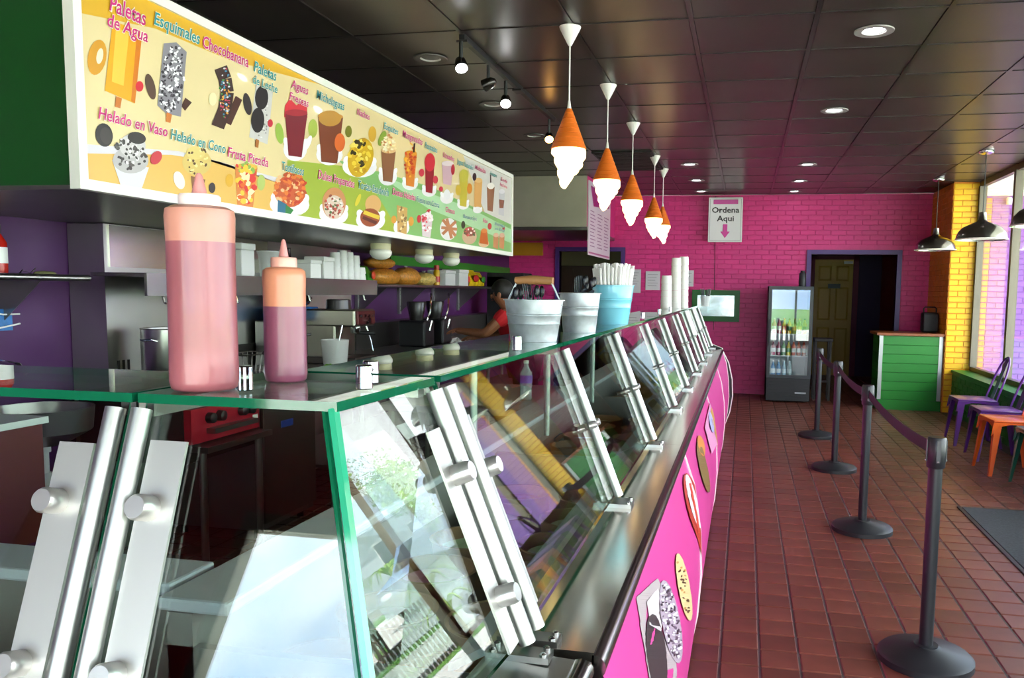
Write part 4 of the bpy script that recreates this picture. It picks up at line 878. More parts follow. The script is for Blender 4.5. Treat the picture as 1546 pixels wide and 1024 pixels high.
def bucket(name, label, x, y, rt, rb, h, mat, handle):
    t = thing(name, label, 'bucket', (x, y, ZC), 'buckets on the glass counter' if mat == GALV else None)
    def rr(f): return rb+(rt-rb)*f
    pr = [(rb, 0)]
    for f in (.42, .62, .66): pr += [(rr(f-.015), h*(f-.015)), (rr(f)+.002, h*f), (rr(f+.015), h*(f+.015))]
    pr += [(rr(.985), h*.97), (rt+.004, h*.975), (rt+.004, h*.995), (rt, h), (rt-.003, h*.99), (rr(.3)-.003, h*.3), (rb-.004, .006), (0, .006)]
    MB().lathe(pr, (x, y, ZC), 36, cap=False).build('pail', mat, t, 50)
    if handle:
        m = MB(); a = .35
        for sg in (-1, 1):
            m.prism([(x+sg*(rt-.002), y-.007, ZC+h*.86), (x+sg*(rt-.002), y+.007, ZC+h*.86), (x+sg*.044, y+.007, ZC+h+.052), (x+sg*.044, y-.007, ZC+h+.052)], (sg*.002, 0, 0))
        m.build('bail', GALV, t); MB().tube([(x-.052, y, ZC+h+.05), (x, y, ZC+h+.052), (x+.052, y, ZC+h+.05)], [.010, .0125, .010], 14).build('wooden_grip', M('turned_wood', '9a6c40', .5, noise=(20, .15)), t, 40)
    return t
q1, q2 = onZ(800, 520, ZC), onZ(838, 517, ZC)
bucket('galvanised_bucket', 'galvanised bucket with turned wooden handle on the glass counter', q1.x-.01, q1.y+.07, .079, .062, .112, GALV, True)
b2x, b2y = -.536, 2.60
bucket('galvanised_bucket', 'galvanised bucket without grip, tucked behind the one with wooden handle', b2x, b2y, .068, .054, .13, GALV, False)
def utensil(x, y, z, dx, dy, l, kind, lb):
    t = thing('plastic_'+kind, lb, kind, (x, y, z), 'black cutlery in the galvanised buckets'); d = Vector((dx, dy, 1)).normalized(); a = Vector((x, y, z)); s_ = Vector((1, 0, 0))
    MB().prism([a-s_*.004, a+s_*.004, a+d*l*.7+s_*.005, a+d*l*.7-s_*.005], (0, .0015, 0)).build('handle', M('black_cutlery', '15151a', .25), t)
    e0 = a+d*l*.7
    if kind == 'fork':
        for k in (-1, 0, 1): MB().prism([e0+s_*(k*.005-.0018), e0+s_*(k*.005+.0018), a+d*l+s_*(k*.006+.001), a+d*l+s_*(k*.006-.001)], (0, .0015, 0)).build('tine', M('black_cutlery'), t)
    else: MB().ball(tuple(a+d*l*.85), .008, .003, .017, 10, 6).build('bowl', M('black_cutlery'), t, 60)
rnd = random.Random(3)
for k in range(9):
    px, py = (k % 3-1)*.020, (k//3-1)*.018
    utensil(q1.x-.01+px, q1.y+.07+py, ZC+.0075, -.14+px*4, .05+py*4, (.118 if k//3 == 1 else .145)+.002*(k % 3), 'fork' if k % 2 else 'spoon', 'black plastic fork leaning in the wooden handled bucket' if k % 2 else 'black plastic spoon leaning in the wooden handled bucket')
for k in range(9):
    px, py = (k % 3-1)*.014, (k//3-1)*.014
    utensil(b2x+px, b2y+py, ZC+.0075, .12+px*5, py*5, .172+.004*((k*5) % 7), 'spoon' if k % 3 else 'fork', 'black plastic spoon sticking out of the gripless bucket' if k % 3 else 'black plastic fork sticking out of the gripless bucket')
b3 = onZ(929, 489, ZC); bx_, by_ = b3.x-.027, b3.y+.06
bucket('straw_bucket', 'turquoise metal bucket crammed with paper wrapped straws', bx_, by_, .088, .066, .162, M('turquoise_enamel', '7cc8dc', .25, coat=.4), False)
sg_ = sorted(((i+.5*(j % 2))*.0112, j*.0097) for i in range(-7, 8) for j in range(-7, 8)); sg_.sort(key=lambda p: math.hypot(*p))
for (dx, dy) in sg_[:90]:
    tl = .24+rnd.uniform(-.012, .012)
    tag(MB().tube([(bx_+dx, by_+dy, ZC+.0065), (bx_+dx*1.5, by_+dy*1.5, ZC+tl)], .0053, 6).build('paper_straw', M('straw_paper', 'eeeae6', .7, var=.05)), 'white paper wrapped straw standing in the turquoise bucket', 'straw', 'straws in the turquoise bucket')
# foam cups, holder and papers at the far end
for (u, v, hh, n, lb) in ((1003, 463, .25, 5, 'shorter stack of white foam cups on the counter end'), (1017, 462, .40, 8, 'tall stack of white foam cups between two others'), (1030, 461, .42, 8, 'tall stack of white foam cups nearest the framed picture')):
    p = onZ(u, v, ZC); t = thing('foam_cup_stack', lb, 'cup stack', (p.x, min(p.y, 7.6), ZC), 'stacks of foam cups on the counter'); p = onY(u, v, min(p.y, 7.6)); p.z = ZC; p.x = min(p.x, -.518); t.location.x = p.x
    for i in range(n):
        z = p.z+hh*i/n; top = i == n-1; h = hh/n*.98 if not top else hh/n+.015
        MB().lathe([(.046-.0008*i, 0), (.046-.0008*i, .006), (.043-.0008*i, h*.9), (.0425-.0008*i, h)], (p.x, p.y, z), 20).build('cup', M('foam_white', 'e8e6e2', .6), t, 40)
h4 = onY(1062, 480, 7.9)
t = thing('fork_holder', 'clear holder of black forks at the end of the counter', 'holder', (h4.x, 7.9, ZC))
MB().lathe([(.04, 0), (.05, .1), (.048, .1), (.038, .004)], (h4.x, 7.9, ZC), 16, cap=False).build('cup', SHELL('clear_cup', 'dfe4e6', .45), t)
for k in range(8): MB().tube([(h4.x+.02*math.cos(k), 7.9+.02*math.sin(k), ZC+.01), (h4.x+.05*math.cos(k), 7.9+.04*math.sin(k), ZC+.17)], .005, 5).build('fork', M('black_cutlery'), t)
for k, (y, s0, s1, lb) in enumerate(((6.67, .45, .98, 'white paper menu taped to the far glass beside the foam cups'), (7.58, .5, .98, 'white paper notice taped to the last pane of counter glass'))):
    t = MB().prism([gp(s0, y-.2, .003), gp(s0, y+.25, .003), gp(s1, y+.25, .003), gp(s1, y-.2, .003)], gn*.002); solid('taped_paper', lb, 'paper', t, M('paper'))

# ------------------------------------------------------------------ behind the counter
SW = M('shelf_steel', '8a8784', .3, .9, noise=(3, .1)); WINE = M('shelf_lip_steel', '9a9794', .25, .95)
sp = thing('steel_splash_panel', 'tall stainless wall panel behind the cooking line', 'panel', (-3.33, 4.9, 0))
MB().box(XW+.005, -3.23, 3.57, 6.2, .02, 1.74).build('cladding', STEEL, sp)
MB().box(-3.232, -3.222, 3.6, 5.0, 1.52, 1.735).build('upper_sheet', M('polished_sheet', 'cfccc0', .18, .95, noise=(2, .1)), sp)
for i in range(3): MB().box(-3.231, -3.226, 3.63+i*.035, 3.645+i*.035, .96, 1.03).build('slot', M('slot_dark', '15130f', .6), sp)
MB().box(-3.232, -3.224, 4.25, 4.9, .98, 1.05).build('vent_grille', M('slot_dark'), sp)
ss = thing('steel_shelf', 'thick stainless wall shelf holding foam cups and boxes', 'shelf', (-3.05, 4.8, 1.37))
MB().box(-3.222, -2.9, 3.47, 6.0, 1.47, 1.49).box(-2.915, -2.9, 3.47, 6.0, 1.375, 1.47).build('board', WINE, ss)
for y in (3.6, 4.2, 5.0, 5.8): MB().tube([(-2.92, y, 1.38), (-2.91, y, 1.34), (-2.90, y, 1.335)], .006, 6).build('hook', CHROME, ss)
def wall_shelf(label, y0, y1, z, brs, lip):
    t = thing('wall_shelf', label, 'shelf', (XW+.17, (y0+y1)/2, z-.3), 'shelves on the purple wall')
    MB().box(XW+.004, -3.11, y0, y1, z-.012, z).build('board', SW, t); MB().tube([(-3.105, y0, z-.008), (-3.105, y1, z-.008)], .016, 10).build('rolled_edge', STEEL, t, 40)
    for y in brs:
        b_ = MB().prism([(XW+.006, y-.002, z-.013), (-3.13, y-.002, z-.013), (XW+.006, y-.002, z-.29)], (0, .004, 0)).build('bracket', SW, t)
        MB().box(XW+.004, XW+.03, y-.02, y+.02, z-.29, z-.015).build('bracket_plate', ALU, b_)
        for dz in (.05, .09, .21, .25): MB().ball((XW+.032, y-.008, z-dz), .004, n=6, m=4).build('screw', BLACKP, b_)
wall_shelf('narrow steel shelf on the purple wall with a red jar on it', 1.9, 3.33, 1.465, (3.1, 2.2), 1)
wall_shelf('long steel shelf on the purple wall holding snack bags and tubs', 6.42, 9.62, 1.458, (6.7, 7.6, 8.5, 9.3), 1)
struct('trim_5', MB().box(XW+.002, XW+.02, 7.4, YB-.02, 1.66, 1.75), M('green_strip', '2a7a1c', .5))
def jar(name, label, x, y, z, prf, mat, cat, lid=None, lab=None, group=None):
    t = thing(name, label, cat, (x, y, z), group); MB().lathe(prf, (x, y, z), 20).build('body', mat, t, 45)
    r, h = prf[-1]
    if lid: MB().lathe([(r*1.05, h), (r*1.05, h+lid[0]), (r*.95, h+lid[0]+.003)], (x, y, z), 18).build('lid', lid[1], t, 40)
    if lab: MB().lathe([(lab[2], lab[0]), (lab[2], lab[1])], (x, y, z), 20, cap=False).build('label', lab[3], t, 45)
    return t
jar('syrup_bottle', 'red syrup bottle with white label on the narrow shelf', -3.24, 2.96, 1.466, [(.05, 0), (.052, .02), (.052, .14), (.03, .18)], M('red_syrup', 'b81c10', .25), 'bottle', (.04, M('dark_cap', '221a1c', .4)), (.05, .12, .0525, WHITEP))
t = thing('leaf_garnish', 'small bundle of wire and dried leaf on the narrow shelf', 'trinket', (-3.24, 3.2, 1.466)); MB().ball((-3.24, 3.22, 1.478), .03, .06, .011).build('leaf', M('dry_leaf', '7a7a4a', .7), t, 50); MB().tube([(-3.24, 3.08, 1.47), (-3.24, 3.1, 1.49), (-3.24, 3.14, 1.476), (-3.24, 3.17, 1.5)], .0025, 5).build('wire', CHROME, t)
t = thing('glove_box', 'blue glove box in a white wire rack on the purple wall', 'box', (XW+.06, 2.95, 1.18))
MB().box(XW+.02, XW+.1, 2.8, 3.14, 1.21, 1.31).build('carton', M('glove_blue', '2a72b8', .4, noise=(20, .3)), t); MB().ball((XW+.1, 2.93, 1.26), .006, .055, .035).build('opening', M('glove_violet', '3a3ab8', .5), t, 60)
MB().tube([(XW+.11, 2.78, 1.27), (XW+.115, 2.86, 1.30), (XW+.115, 3.0, 1.30), (XW+.115, 3.08, 1.285), (XW+.11, 3.17, 1.285)], .004, 6).tube([(XW+.11, 2.78, 1.23), (XW+.115, 2.86, 1.215), (XW+.115, 3.0, 1.215), (XW+.11, 3.17, 1.24)], .004, 6).build('wire_rack', WHITEP, t)
# things on the thick steel shelf
ZS = 1.4905
FO = M('foam_white'); CLR = SHELL('clear_plastic', 'd8d8d6', .5, .2)
def carton(name, label, x, y, w_, d, h, mat, cat, group=None, z=ZS):
    t = thing(name, label, cat, (x, y, z), group); MB().bbox(x-w_/2, x+w_/2, y-d/2, y+d/2, z, z+h*.8, .006).build('base', mat, t); MB().bbox(x-w_/2-.006, x+w_/2+.006, y-d/2-.006, y+d/2+.006, z+h*.8, z+h, .006).build('lid', mat, t); return t
carton('white_carton', 'white carton on the thick steel shelf behind the big bottle', -3.05, 4.42, .14, .13, .2, M('paper_white', 'd8d6d4', .6), 'carton')
jar('clear_container', 'clear lidded container of nuts on the thick steel shelf', -3.05, 4.75, ZS, [(.06, 0), (.07, .15), (.075, .16)], CLR, 'container', (.008, CLR))
jar('sauce_bottle', 'dark sauce bottle on the thick steel shelf behind the small bottle', -3.05, 4.98, ZS, [(.03, 0), (.03, .1), (.012, .15), (.012, .19)], M('dark_sauce', '3a1c22', .2), 'bottle', (.01, M('dark_cap')))
for k, y in enumerate((5.2, 5.38)): carton('foam_box', ['foam clamshell stack next to the dark sauce bottle', 'foam clamshell stack next to the foam cups on the steel shelf'][k], -3.05, y, .15, .14, .16 if k else .13, M('foam_white'), 'foam box', 'foam boxes on the steel shelf')
for k, (y, h) in enumerate(((5.55, .2), (5.66, .22), (5.76, .21), (5.86, .19), (5.95, .1))):
    t = thing('foam_cup_stack', ['foam cup stack beside the clamshell boxes on the steel shelf', 'foam cup stack second from the clamshell boxes', 'foam cup stack in the middle of the steel shelf row', 'foam cup stack next to the shortest stack', 'shortest foam cup stack at the end of the steel shelf'][k], 'cup stack', (-3.02, y, ZS), 'foam cup stacks on the steel shelf')
    n = max(2, int(h/.05))
    for i in range(n): MB().lathe([(.044-.001*i, 0), (.044-.001*i, .005), (.038-.001*i, h/n)], (-3.02, y, ZS+h*i/n), 16).build('cup', M('foam_white'), t, 40)
# things on the long shelf
ZL = 1.4585
SNK = M('fried_snack', 'c8842e', .5, noise=(55, .35), bump=2.0); SNK2 = M('pale_snack', 'd0b060', .5, noise=(55, .3), bump=2.0)
for k, (y, ry, rz_, m_, z, lb) in enumerate(((6.85, .26, .078, SNK, ZL, 'lower clear bag of orange fried snacks on the long shelf'), (6.78, .22, .055, SNK, ZL+.146, 'upper clear bag of fried snacks piled on another bag'), (7.35, .24, .09, SNK, ZL, 'clear bag of orange snacks between two other bags'), (7.79, .18, .07, SNK2, ZL, 'clear bag of pale yellow snacks beside the yellow can'))):
    m = MB(); m.ball((-3.25, y, z+rz_*.92), .12, ry, rz_, 18, 12)
    m.v = [(x+rnd.uniform(-.006, .006), yy+rnd.uniform(-.008, .008), max(z+.0005, zz+rnd.uniform(-.006, .006))) for x, yy, zz in m.v]
    t = thing('snack_bag', lb, 'snack bag', (-3.25, y, z), 'bags of fried snacks'); m.build('contents', m_, t, 60)
    MB().lathe([(.03, 0), (.012, .01), (.025, .022)], (-3.25, y+(.2 if k == 0 else 0), z+rz_*(1.5 if k == 0 else 1.85)), 10, cap=False).build('twisted_neck', SHELL('bag_film', 'e6e2dc', .5, .2), t, 50)
jar('spray_can', 'yellow can with red cap on the long shelf', -3.2, 8.02, ZL, [(.034, 0), (.034, .15), (.026, .17)], M('yellow_can', 'd8a81e', .3), 'can', (.045, M('red_cap', 'b8241a', .4)), (.04, .1, .0345, M('red_cap')))
for k, (y, h) in enumerate(((8.3, .17), (8.72, .19))): carton('white_tub', ['white lidded tub beside the yellow can', 'white lidded tub beside the bright snack packets'][k], -3.25, y, .2, .3, h, M('tub_white', 'd0d0ce', .5), 'tub', 'white tubs on the long shelf', ZL)
def packet(label, y, c1, c2, h, w_):
    t = thing('snack_packet', label, 'snack packet', (-3.25, y, ZL), 'snack packets at the end of the shelf'); m = MB(); n = 8
    for i in range(n+1):
        f = i/n; th = .035*math.sin(PI*min(1, f*1.05+.02))+.004; wy = w_*(1-.12*math.sin(PI*f)); z = ZL+h*f
        m.v += [(-3.22+th-.05*f, y-wy, z), (-3.22+th*1.3-.05*f, y, z), (-3.22+th-.05*f, y+wy, z), (-3.22-th-.05*f, y+wy, z), (-3.22-th*1.3-.05*f, y, z), (-3.22-th-.05*f, y-wy, z)]
    for i in range(n):
        for j in range(6): m.face((6*i+j, 6*i+(j+1) % 6, 6*i+6+(j+1) % 6, 6*i+6+j))
    m.face(range(6)); m.face([6*n+j for j in range(6)]); m.build('pouch', M('pouch_'+c1, c1, .25, noise=(9, .3)), t, 50)
    MB().ball((-3.175, y, ZL+h*.5), .012, w_*.6, h*.22).build('print_patch', M('patch_'+c2, c2, .35), t, 60)
packet('purple snack packet beside the white tubs', 8.96, '5a2a88', 'd84a2a', .17, .075); packet('yellow snack packet beside the purple packet', 9.22, 'd8b41e', 'b82a24', .2, .16); packet('yellow snack packet at the end of the long shelf', 9.5, 'cfae22', '3a7a2a', .18, .12)
packet('green snack packet beside the shortest foam cup stack', 6.5, '3a8a2a', 'd84a2a', .16, .06)
# globe lights under the bulkhead
g0 = None
for k, y in enumerate((5.36, 6.15, 6.76)):
    lb = ['white mushroom globe light under the menu board above the foam cups', 'white mushroom globe light under the menu board, middle of three', 'white mushroom globe light under the menu board above the white tubs'][k]
    t = thing('globe_light', lb, 'ceiling light', (-2.56, y, 1.745), 'globe lights under the bulkhead')
    MB().lathe([(.07, 0), (.072, -.01), (.07, -.04), (.066, -.045)], (-2.56, y, 1.745), 24).build('collar', M('cream_collar', 'd8cfa8', .5), t, 40)
    MB().lathe([(.068, -.042), (.078, -.055), (.076, -.075), (.06, -.098), (.03, -.112), (.001, -.116)], (-2.56, y, 1.745), 24).build('globe', M('opal_glass', 'ece9dc', .3), t, 60)
# cooking line and worktops
stv = thing('cooking_range', 'steel range with red control panel and black knobs', 'range', (-2.9, 3.65, 0))
MB().box(-3.22, -2.64, 3.36, 3.93, .56, .9).build('body', M('dark_range', '2c2b2c', .4, .5), stv); MB().box(-2.64, -2.6, 3.37, 3.92, .66, .83).build('control_panel', M('red_enamel', 'b02030', .3), stv)
for y in (3.5, 3.58, 3.76, 3.83): MB().lathe([(.028, 0), (.026, .03), (.02, .034)], (-2.6, y, .775), 16, 'X').build('knob', BLACKP, stv, 40)
MB().box(-2.6, -2.55, 3.48, 3.84, .70, .725).build('drip_rail', STEELD, stv); MB().box(-3.2, -2.52, 3.38, 3.92, .62, .65).build('shelf', STEELD, stv)
MB().box(-2.601, -2.597, 3.86, 3.905, .69, .735).build('rating_label', WHITEP, stv)
for y in (3.42, 3.88):
    for x in (-2.58, -3.15): MB().tube([(x, y, 0), (x, y, .62)], .018, 10).build('leg', STEEL, stv, 40)
pot = thing('stock_pot', 'tall stainless stock pot with loop handles on the range', 'pot', (-2.98, 3.72, .9))
MB().lathe([(.135, 0), (.14, .01), (.14, .3), (.145, .305), (.136, .302), (.134, .02)], (-2.98, 3.72, .9), 32, cap=False).build('pot_body', STEEL, pot, 40)
for sg in (-1, 1): MB().tube([(-2.98-.03, 3.72+sg*.138, 1.14), (-2.98-.03, 3.72+sg*.175, 1.15), (-2.98+.03, 3.72+sg*.175, 1.15), (-2.98+.03, 3.72+sg*.138, 1.14)], .006, 8).build('loop_handle', CHROME, pot, 40)
fb = thing('fryer_basket', 'wire fryer basket with long handle beside the stock pot', 'basket', (-2.9, 4.25, .9)); m = MB()
for i in range(7):
    f = i/6; m.tube([(-3.0+.2*f, 4.12, 1.03), (-2.98+.16*f, 4.15, .91), (-2.98+.16*f, 4.38, .91), (-3.0+.2*f, 4.42, 1.03)], .003, 4)
    m.tube([(-3.0, 4.12+.3*f, 1.03), (-2.98, 4.15+.23*f, .91), (-2.82, 4.15+.23*f, .91), (-2.8, 4.12+.3*f, 1.03)], .003, 4)
m.tube([(-3.0, 4.12, 1.03), (-2.8, 4.12, 1.03), (-2.8, 4.42, 1.03), (-3.0, 4.42, 1.03), (-3.0, 4.12, 1.03)], .005, 5); m.build('wire_mesh', STEELD, fb)
MB().tube([(-2.8, 4.27, 1.03), (-2.72, 4.3, 1.12), (-2.62, 4.5, 1.14)], .009, 8).build('handle', M('dark_cap'), fb, 40)
uc = thing('undercounter_fridge', 'dark steel undercounter fridge with a blue sticker', 'fridge', (-2.9, 4.2, 0)); MB().box(-3.22, -2.62, 3.95, 4.5, .06, .86).build('cabinet', STEELD, uc)
MB().bbox(-2.62, -2.595, 3.955, 4.495, .1, .84, .004).build('door', M('fridge_door_steel', '6c6864', .35, .85), uc); MB().box(-2.594, -2.59, 4.12, 4.24, .62, .66).build('sticker', M('sticker_blue', '2a48b0', .5), uc)
MB().box(-2.594, -2.575, 4.2, 4.3, .8, .82).build('door_handle', STEEL, uc)
for x in (-3.15, -2.68):
    for y in (4.0, 4.45): MB().tube([(x, y, 0), (x, y, .06)], .02, 8).build('foot', BLACKP, uc)
MB().box(-3.22, -2.58, 3.94, 4.52, .86, .9).build('worktop', STEEL, uc)
wk = thing('steel_worktop', 'long stainless worktop along the purple wall', 'worktop', (-2.95, 7.2, 0)); MB().bbox(-3.21, -2.5, 4.55, 10.3, .86, .9, .005).build('top', STEEL, wk)
MB().box(-3.43, -3.215, 6.25, 10.3, .86, 1.12).build('splashback', M('splash_steel', '7c7876', .3, .9), wk)
for y in (4.65, 6.2, 7.8, 10.2):
    for x in (-3.15, -2.56): MB().tube([(x, y, 0), (x, y, .86)], .02, 8).build('leg', STEEL, wk, 40)
MB().box(-3.18, -2.52, 4.6, 10.25, .28, .3).build('undershelf', STEELD, wk)
sk = thing('wall_sink', 'hand sink with white plastic drain trap beneath', 'sink', (-2.95, 2.7, 0)); MB().box(-3.43, -2.62, 2.1, 2.56, .45, .9).build('side_cabinet', M('brown_panel', '6a2a20', .5), sk)
MB().box(-3.43, -2.6, 2.08, 2.57, .9, .925).build('counter_edge', WHITEP, sk)
m = MB(); m.lathe([(.09, .74), (.19, .80), (.2, .9), (.19, .9), (.17, .8), (.05, .76)], (-2.95, 2.88, 0), 24, cap=False); m.build('basin', SW, sk, 40)
m = MB(); m.tube([(-2.95, 2.88, .75), (-2.95, 2.88, .55), (-2.95, 2.87, .51), (-2.95, 2.83, .48), (-2.95, 2.77, .48), (-2.95, 2.73, .51), (-2.95, 2.72, .56), (-2.95, 2.68, .59), (-2.95, 2.62, .59)], .022, 12)
for z in (.72, .6): m.lathe([(.03, -.015), (.03, .015)], (-2.95, 2.88, z), 14)
m.build('drain_trap', M('pvc_white', 'd4cdd4', .4), sk, 40)
MB().tube([(-3.2, 2.88, .9), (-3.2, 2.88, 1.05), (-3.15, 2.88, 1.09), (-3.05, 2.88, 1.08), (-3.02, 2.88, 1.04)], .01, 8).build('tap', CHROME, sk, 40)
for y in (2.75, 3.0): MB().tube([(-3.1, y, 0), (-3.1, y, .8)], .015, 8).build('leg', STEEL, sk)
# espresso machine
ex, ey = -2.78, 5.2; ESP = M('espresso_steel', '8c867c', .25, .95)
es = thing('espresso_machine', 'stainless espresso machine with a red reflection painted into its control panel', 'coffee machine', (ex, ey, .9))
MB().bbox(ex-.195, ex+.02, ey-.145, ey+.155, .93, 1.2, .012).build('body', ESP, es); MB().bbox(ex-.2, ex+.17, ey-.15, ey+.16, 1.16, 1.28, .012).build('head', ESP, es)
MB().bbox(ex+.165, ex+.182, ey-.12, ey+.14, 1.175, 1.27, .004).build('control_panel', M('panel_red_reflection', '5a2024', .25, .4), es)  # red and pink reflections on the panel are put into its base colour
for k in range(4): MB().lathe([(.012, 0), (.011, .012)], (ex+.182, ey-.09+k*.06, 1.235), 12, 'X').build('button', CHROME, es)
MB().lathe([(.024, 0), (.022, .02)], (ex+.182, ey+.02, 1.2), 16, 'X').build('dial', CHROME, es); MB().lathe([(.02, 0), (.018, .04)], (ex+.1, ey+.16, 1.2), 12, 'Y').build('steam_knob', CHROME, es)
MB().bbox(ex-.2, ex+.18, ey-.16, ey+.17, .901, .95, .006).build('drip_tray', M('tray_dark', '4a4442', .3, .7), es)
MB().lathe([(.035, 1.16), (.035, 1.12), (.03, 1.11)], (ex+.1, ey, 0), 16).build('group_head', CHROME, es, 40); MB().tube([(ex+.1, ey, 1.115), (ex+.22, ey+.06, 1.11)], [.012, .016], 10).build('portafilter_handle', BLACKP, es, 40)
MB().tube([(ex+.12, ey+.12, 1.16), (ex+.15, ey+.13, 1.05), (ex+.16, ey+.14, .98)], .006, 8).build('steam_wand', CHROME, es, 40)
MB().lathe([(.09, 1.28), (.085, 1.34), (.075, 1.345)], (ex-.06, ey+.06, 0), 20).build('bean_hopper', M('smoked_plastic', '2a2826', .25), es, 40)
t = thing('clear_pitcher', 'clear plastic pitcher with a ladle beside the espresso machine', 'pitcher', (-2.62, 4.8, .9))
MB().lathe([(.001, 0), (.07, 0), (.075, .02), (.09, .19), (.087, .19), (.072, .02), (.067, .005), (.001, .005)], (-2.62, 4.8, .9), 20, cap=False).build('body', CLR, t, 45)
t = thing('steel_ladle', 'steel ladle standing in the clear pitcher', 'ladle', (-2.62, 4.8, .91)); MB().tube([(-2.62, 4.78, .93), (-2.60, 4.86, 1.18)], .005, 6).build('handle', CHROME, t); MB().ball((-2.62, 4.78, .924), .03, .03, .018).build('bowl', CHROME, t, 60)
m = MB(); m.ball((-2.55, 4.62, .9), .09, .11, .04, 14, 8); m.v = [(x, y, max(.9005, z+rnd.uniform(-.012, .012))) for x, y, z in m.v]
solid('green_cloth', 'crumpled bright green cloth on the worktop beside the pitcher', 'cloth', m, M('lime_cloth', '6ab82a', .8), smooth=60)
t = carton('blue_box', 'blue cardboard box topped with foil behind the espresso machine', -3.08, 5.05, .16, .4, .09, M('box_blue', '1c6ab8', .45, noise=(12, .4)), 'box', None, 1.2)
solid('steel_riser', 'plain steel box under the blue carton behind the espresso machine', 'box', MB().bbox(-3.2, -2.99, 4.8, 5.3, .9, 1.2, .006), STEELD)
m = MB(); m.ball((-3.08, 5.1, 1.335), .07, .16, .05, 12, 8); m.v = [(x+rnd.uniform(-.02, .02), y+rnd.uniform(-.02, .02), max(1.291, z+rnd.uniform(-.02, .02))) for x, y, z in m.v]
solid('crumpled_foil', 'crumpled sheet of silver foil on the blue box', 'foil', m, CHROME)
# taps, kettles, trays
for k, (y, lb) in enumerate(((6.9, 'black blender jug with chrome lever beside the espresso machine'), (7.35, 'black blender jug with chrome lever closest to the paper trays'))):
    t = thing('black_blender', lb, 'blender', (-2.95, y, .9), 'black blenders on the worktop'); MB().bbox(-3.08, -2.82, y-.12, y+.12, .901, 1.14, .02).build('base', BLACKP, t); MB().lathe([(.06, 1.14), (.09, 1.3), (.085, 1.31)], (-2.95, y, 0), 18).build('jug', M('smoked_plastic'), t, 40)
    MB().tube([(-2.86, y+.02, 1.12), (-2.83, y+.03, 1.22), (-2.84, y+.09, 1.36), (-2.86, y+.13, 1.38)], .009, 8).build('lever', CHROME, t, 40); MB().tube([(-2.81, y-.03, 1.05), (-2.79, y-.02, 1.14)], .012, 8).build('spout', CHROME, t, 40)
for k, (x, y, w_, d, lb) in enumerate(((-2.62, 6.2, .2, .5, 'white paper sheet on the worktop with a blue pen'), (-2.62, 7.0, .22, .6, 'white cutting board on the worktop beyond the blue pen'), (-2.62, 7.9, .2, .5, 'white cutting board on the worktop beside the person'))):
    solid('cutting_board' if k else 'paper_sheet', lb, 'board' if k else 'paper', MB().bbox(x-w_/2, x+w_/2, y-d/2, y+d/2, .9005, .915 if k else .904, .001), M('board_white', 'd8d8dc', .4))
solid('blue_pen', 'blue pen lying on the white paper sheet', 'pen', MB().tube([(-2.56, 6.1, .91), (-2.58, 6.3, .91)], [.006, .006], 8), M('pen_blue', '2238b0', .3))
m = MB(); m.ball((-2.66, 7.15, .93), .05, .11, .03, 12, 8); m.v = [(x, y+rnd.uniform(-.02, .02), max(.9155, z+rnd.uniform(-.015, .02))) for x, y, z in m.v]
solid('crumpled_napkins', 'crumpled white napkins on the cutting board', 'napkins', m, M('paper_white'))
cm = thing('coffee_brewer', 'black coffee brewer with a white dial against the far kitchen end', 'coffee machine', (-2.95, 9.9, .9)); MB().bbox(-3.2, -2.75, 9.7, 10.1, .901, 1.0, .01).bbox(-3.2, -2.95, 9.7, 10.1, 1.0, 1.6, .01).bbox(-3.2, -2.72, 9.7, 10.1, 1.42, 1.64, .01).build('body', BLACKP, cm)
MB().lathe([(.04, 0), (.036, .012)], (-2.72, 9.9, 1.55), 18, 'X').build('dial', M('dial_white', 'eef4f4', .3), cm); MB().lathe([(.08, 1.0), (.09, 1.2), (.06, 1.25)], (-2.84, 9.88, 0), 18).build('carafe', M('smoked_plastic'), cm, 40)
# table behind the cases with water bottle
wt = thing('prep_table', 'low steel prep table behind the display cases', 'table', (-1.2, 4.1, 0)); MB().bbox(-1.75, -1.02, 3.62, 4.6, .83, .866, .005).build('top', STEEL, wt)
for x in (-1.7, -1.07):
    for y in (3.68, 4.54): MB().tube([(x, y, 0), (x, y, .83)], .02, 8).build('leg', STEEL, wt, 40)
t = thing('water_bottle', 'clear water bottle with violet label on the prep table', 'bottle', (-1.09, 3.95, .866)); MB().lathe([(.028, 0), (.032, .01), (.031, .05), (.029, .06), (.032, .07), (.032, .14), (.012, .175), (.012, .19)], (-1.09, 3.95, .866), 18).build('body', SHELL('pet_clear', 'dfe8ec', .35, .1), t, 50)
MB().lathe([(.0325, .09), (.0325, .13)], (-1.09, 3.95, .866), 18, cap=False).build('label', M('label_violet', '6a4ab0', .4), t, 50); MB().lathe([(.014, .19), (.014, .205)], (-1.09, 3.95, .866), 12).build('cap', WHITEP, t)
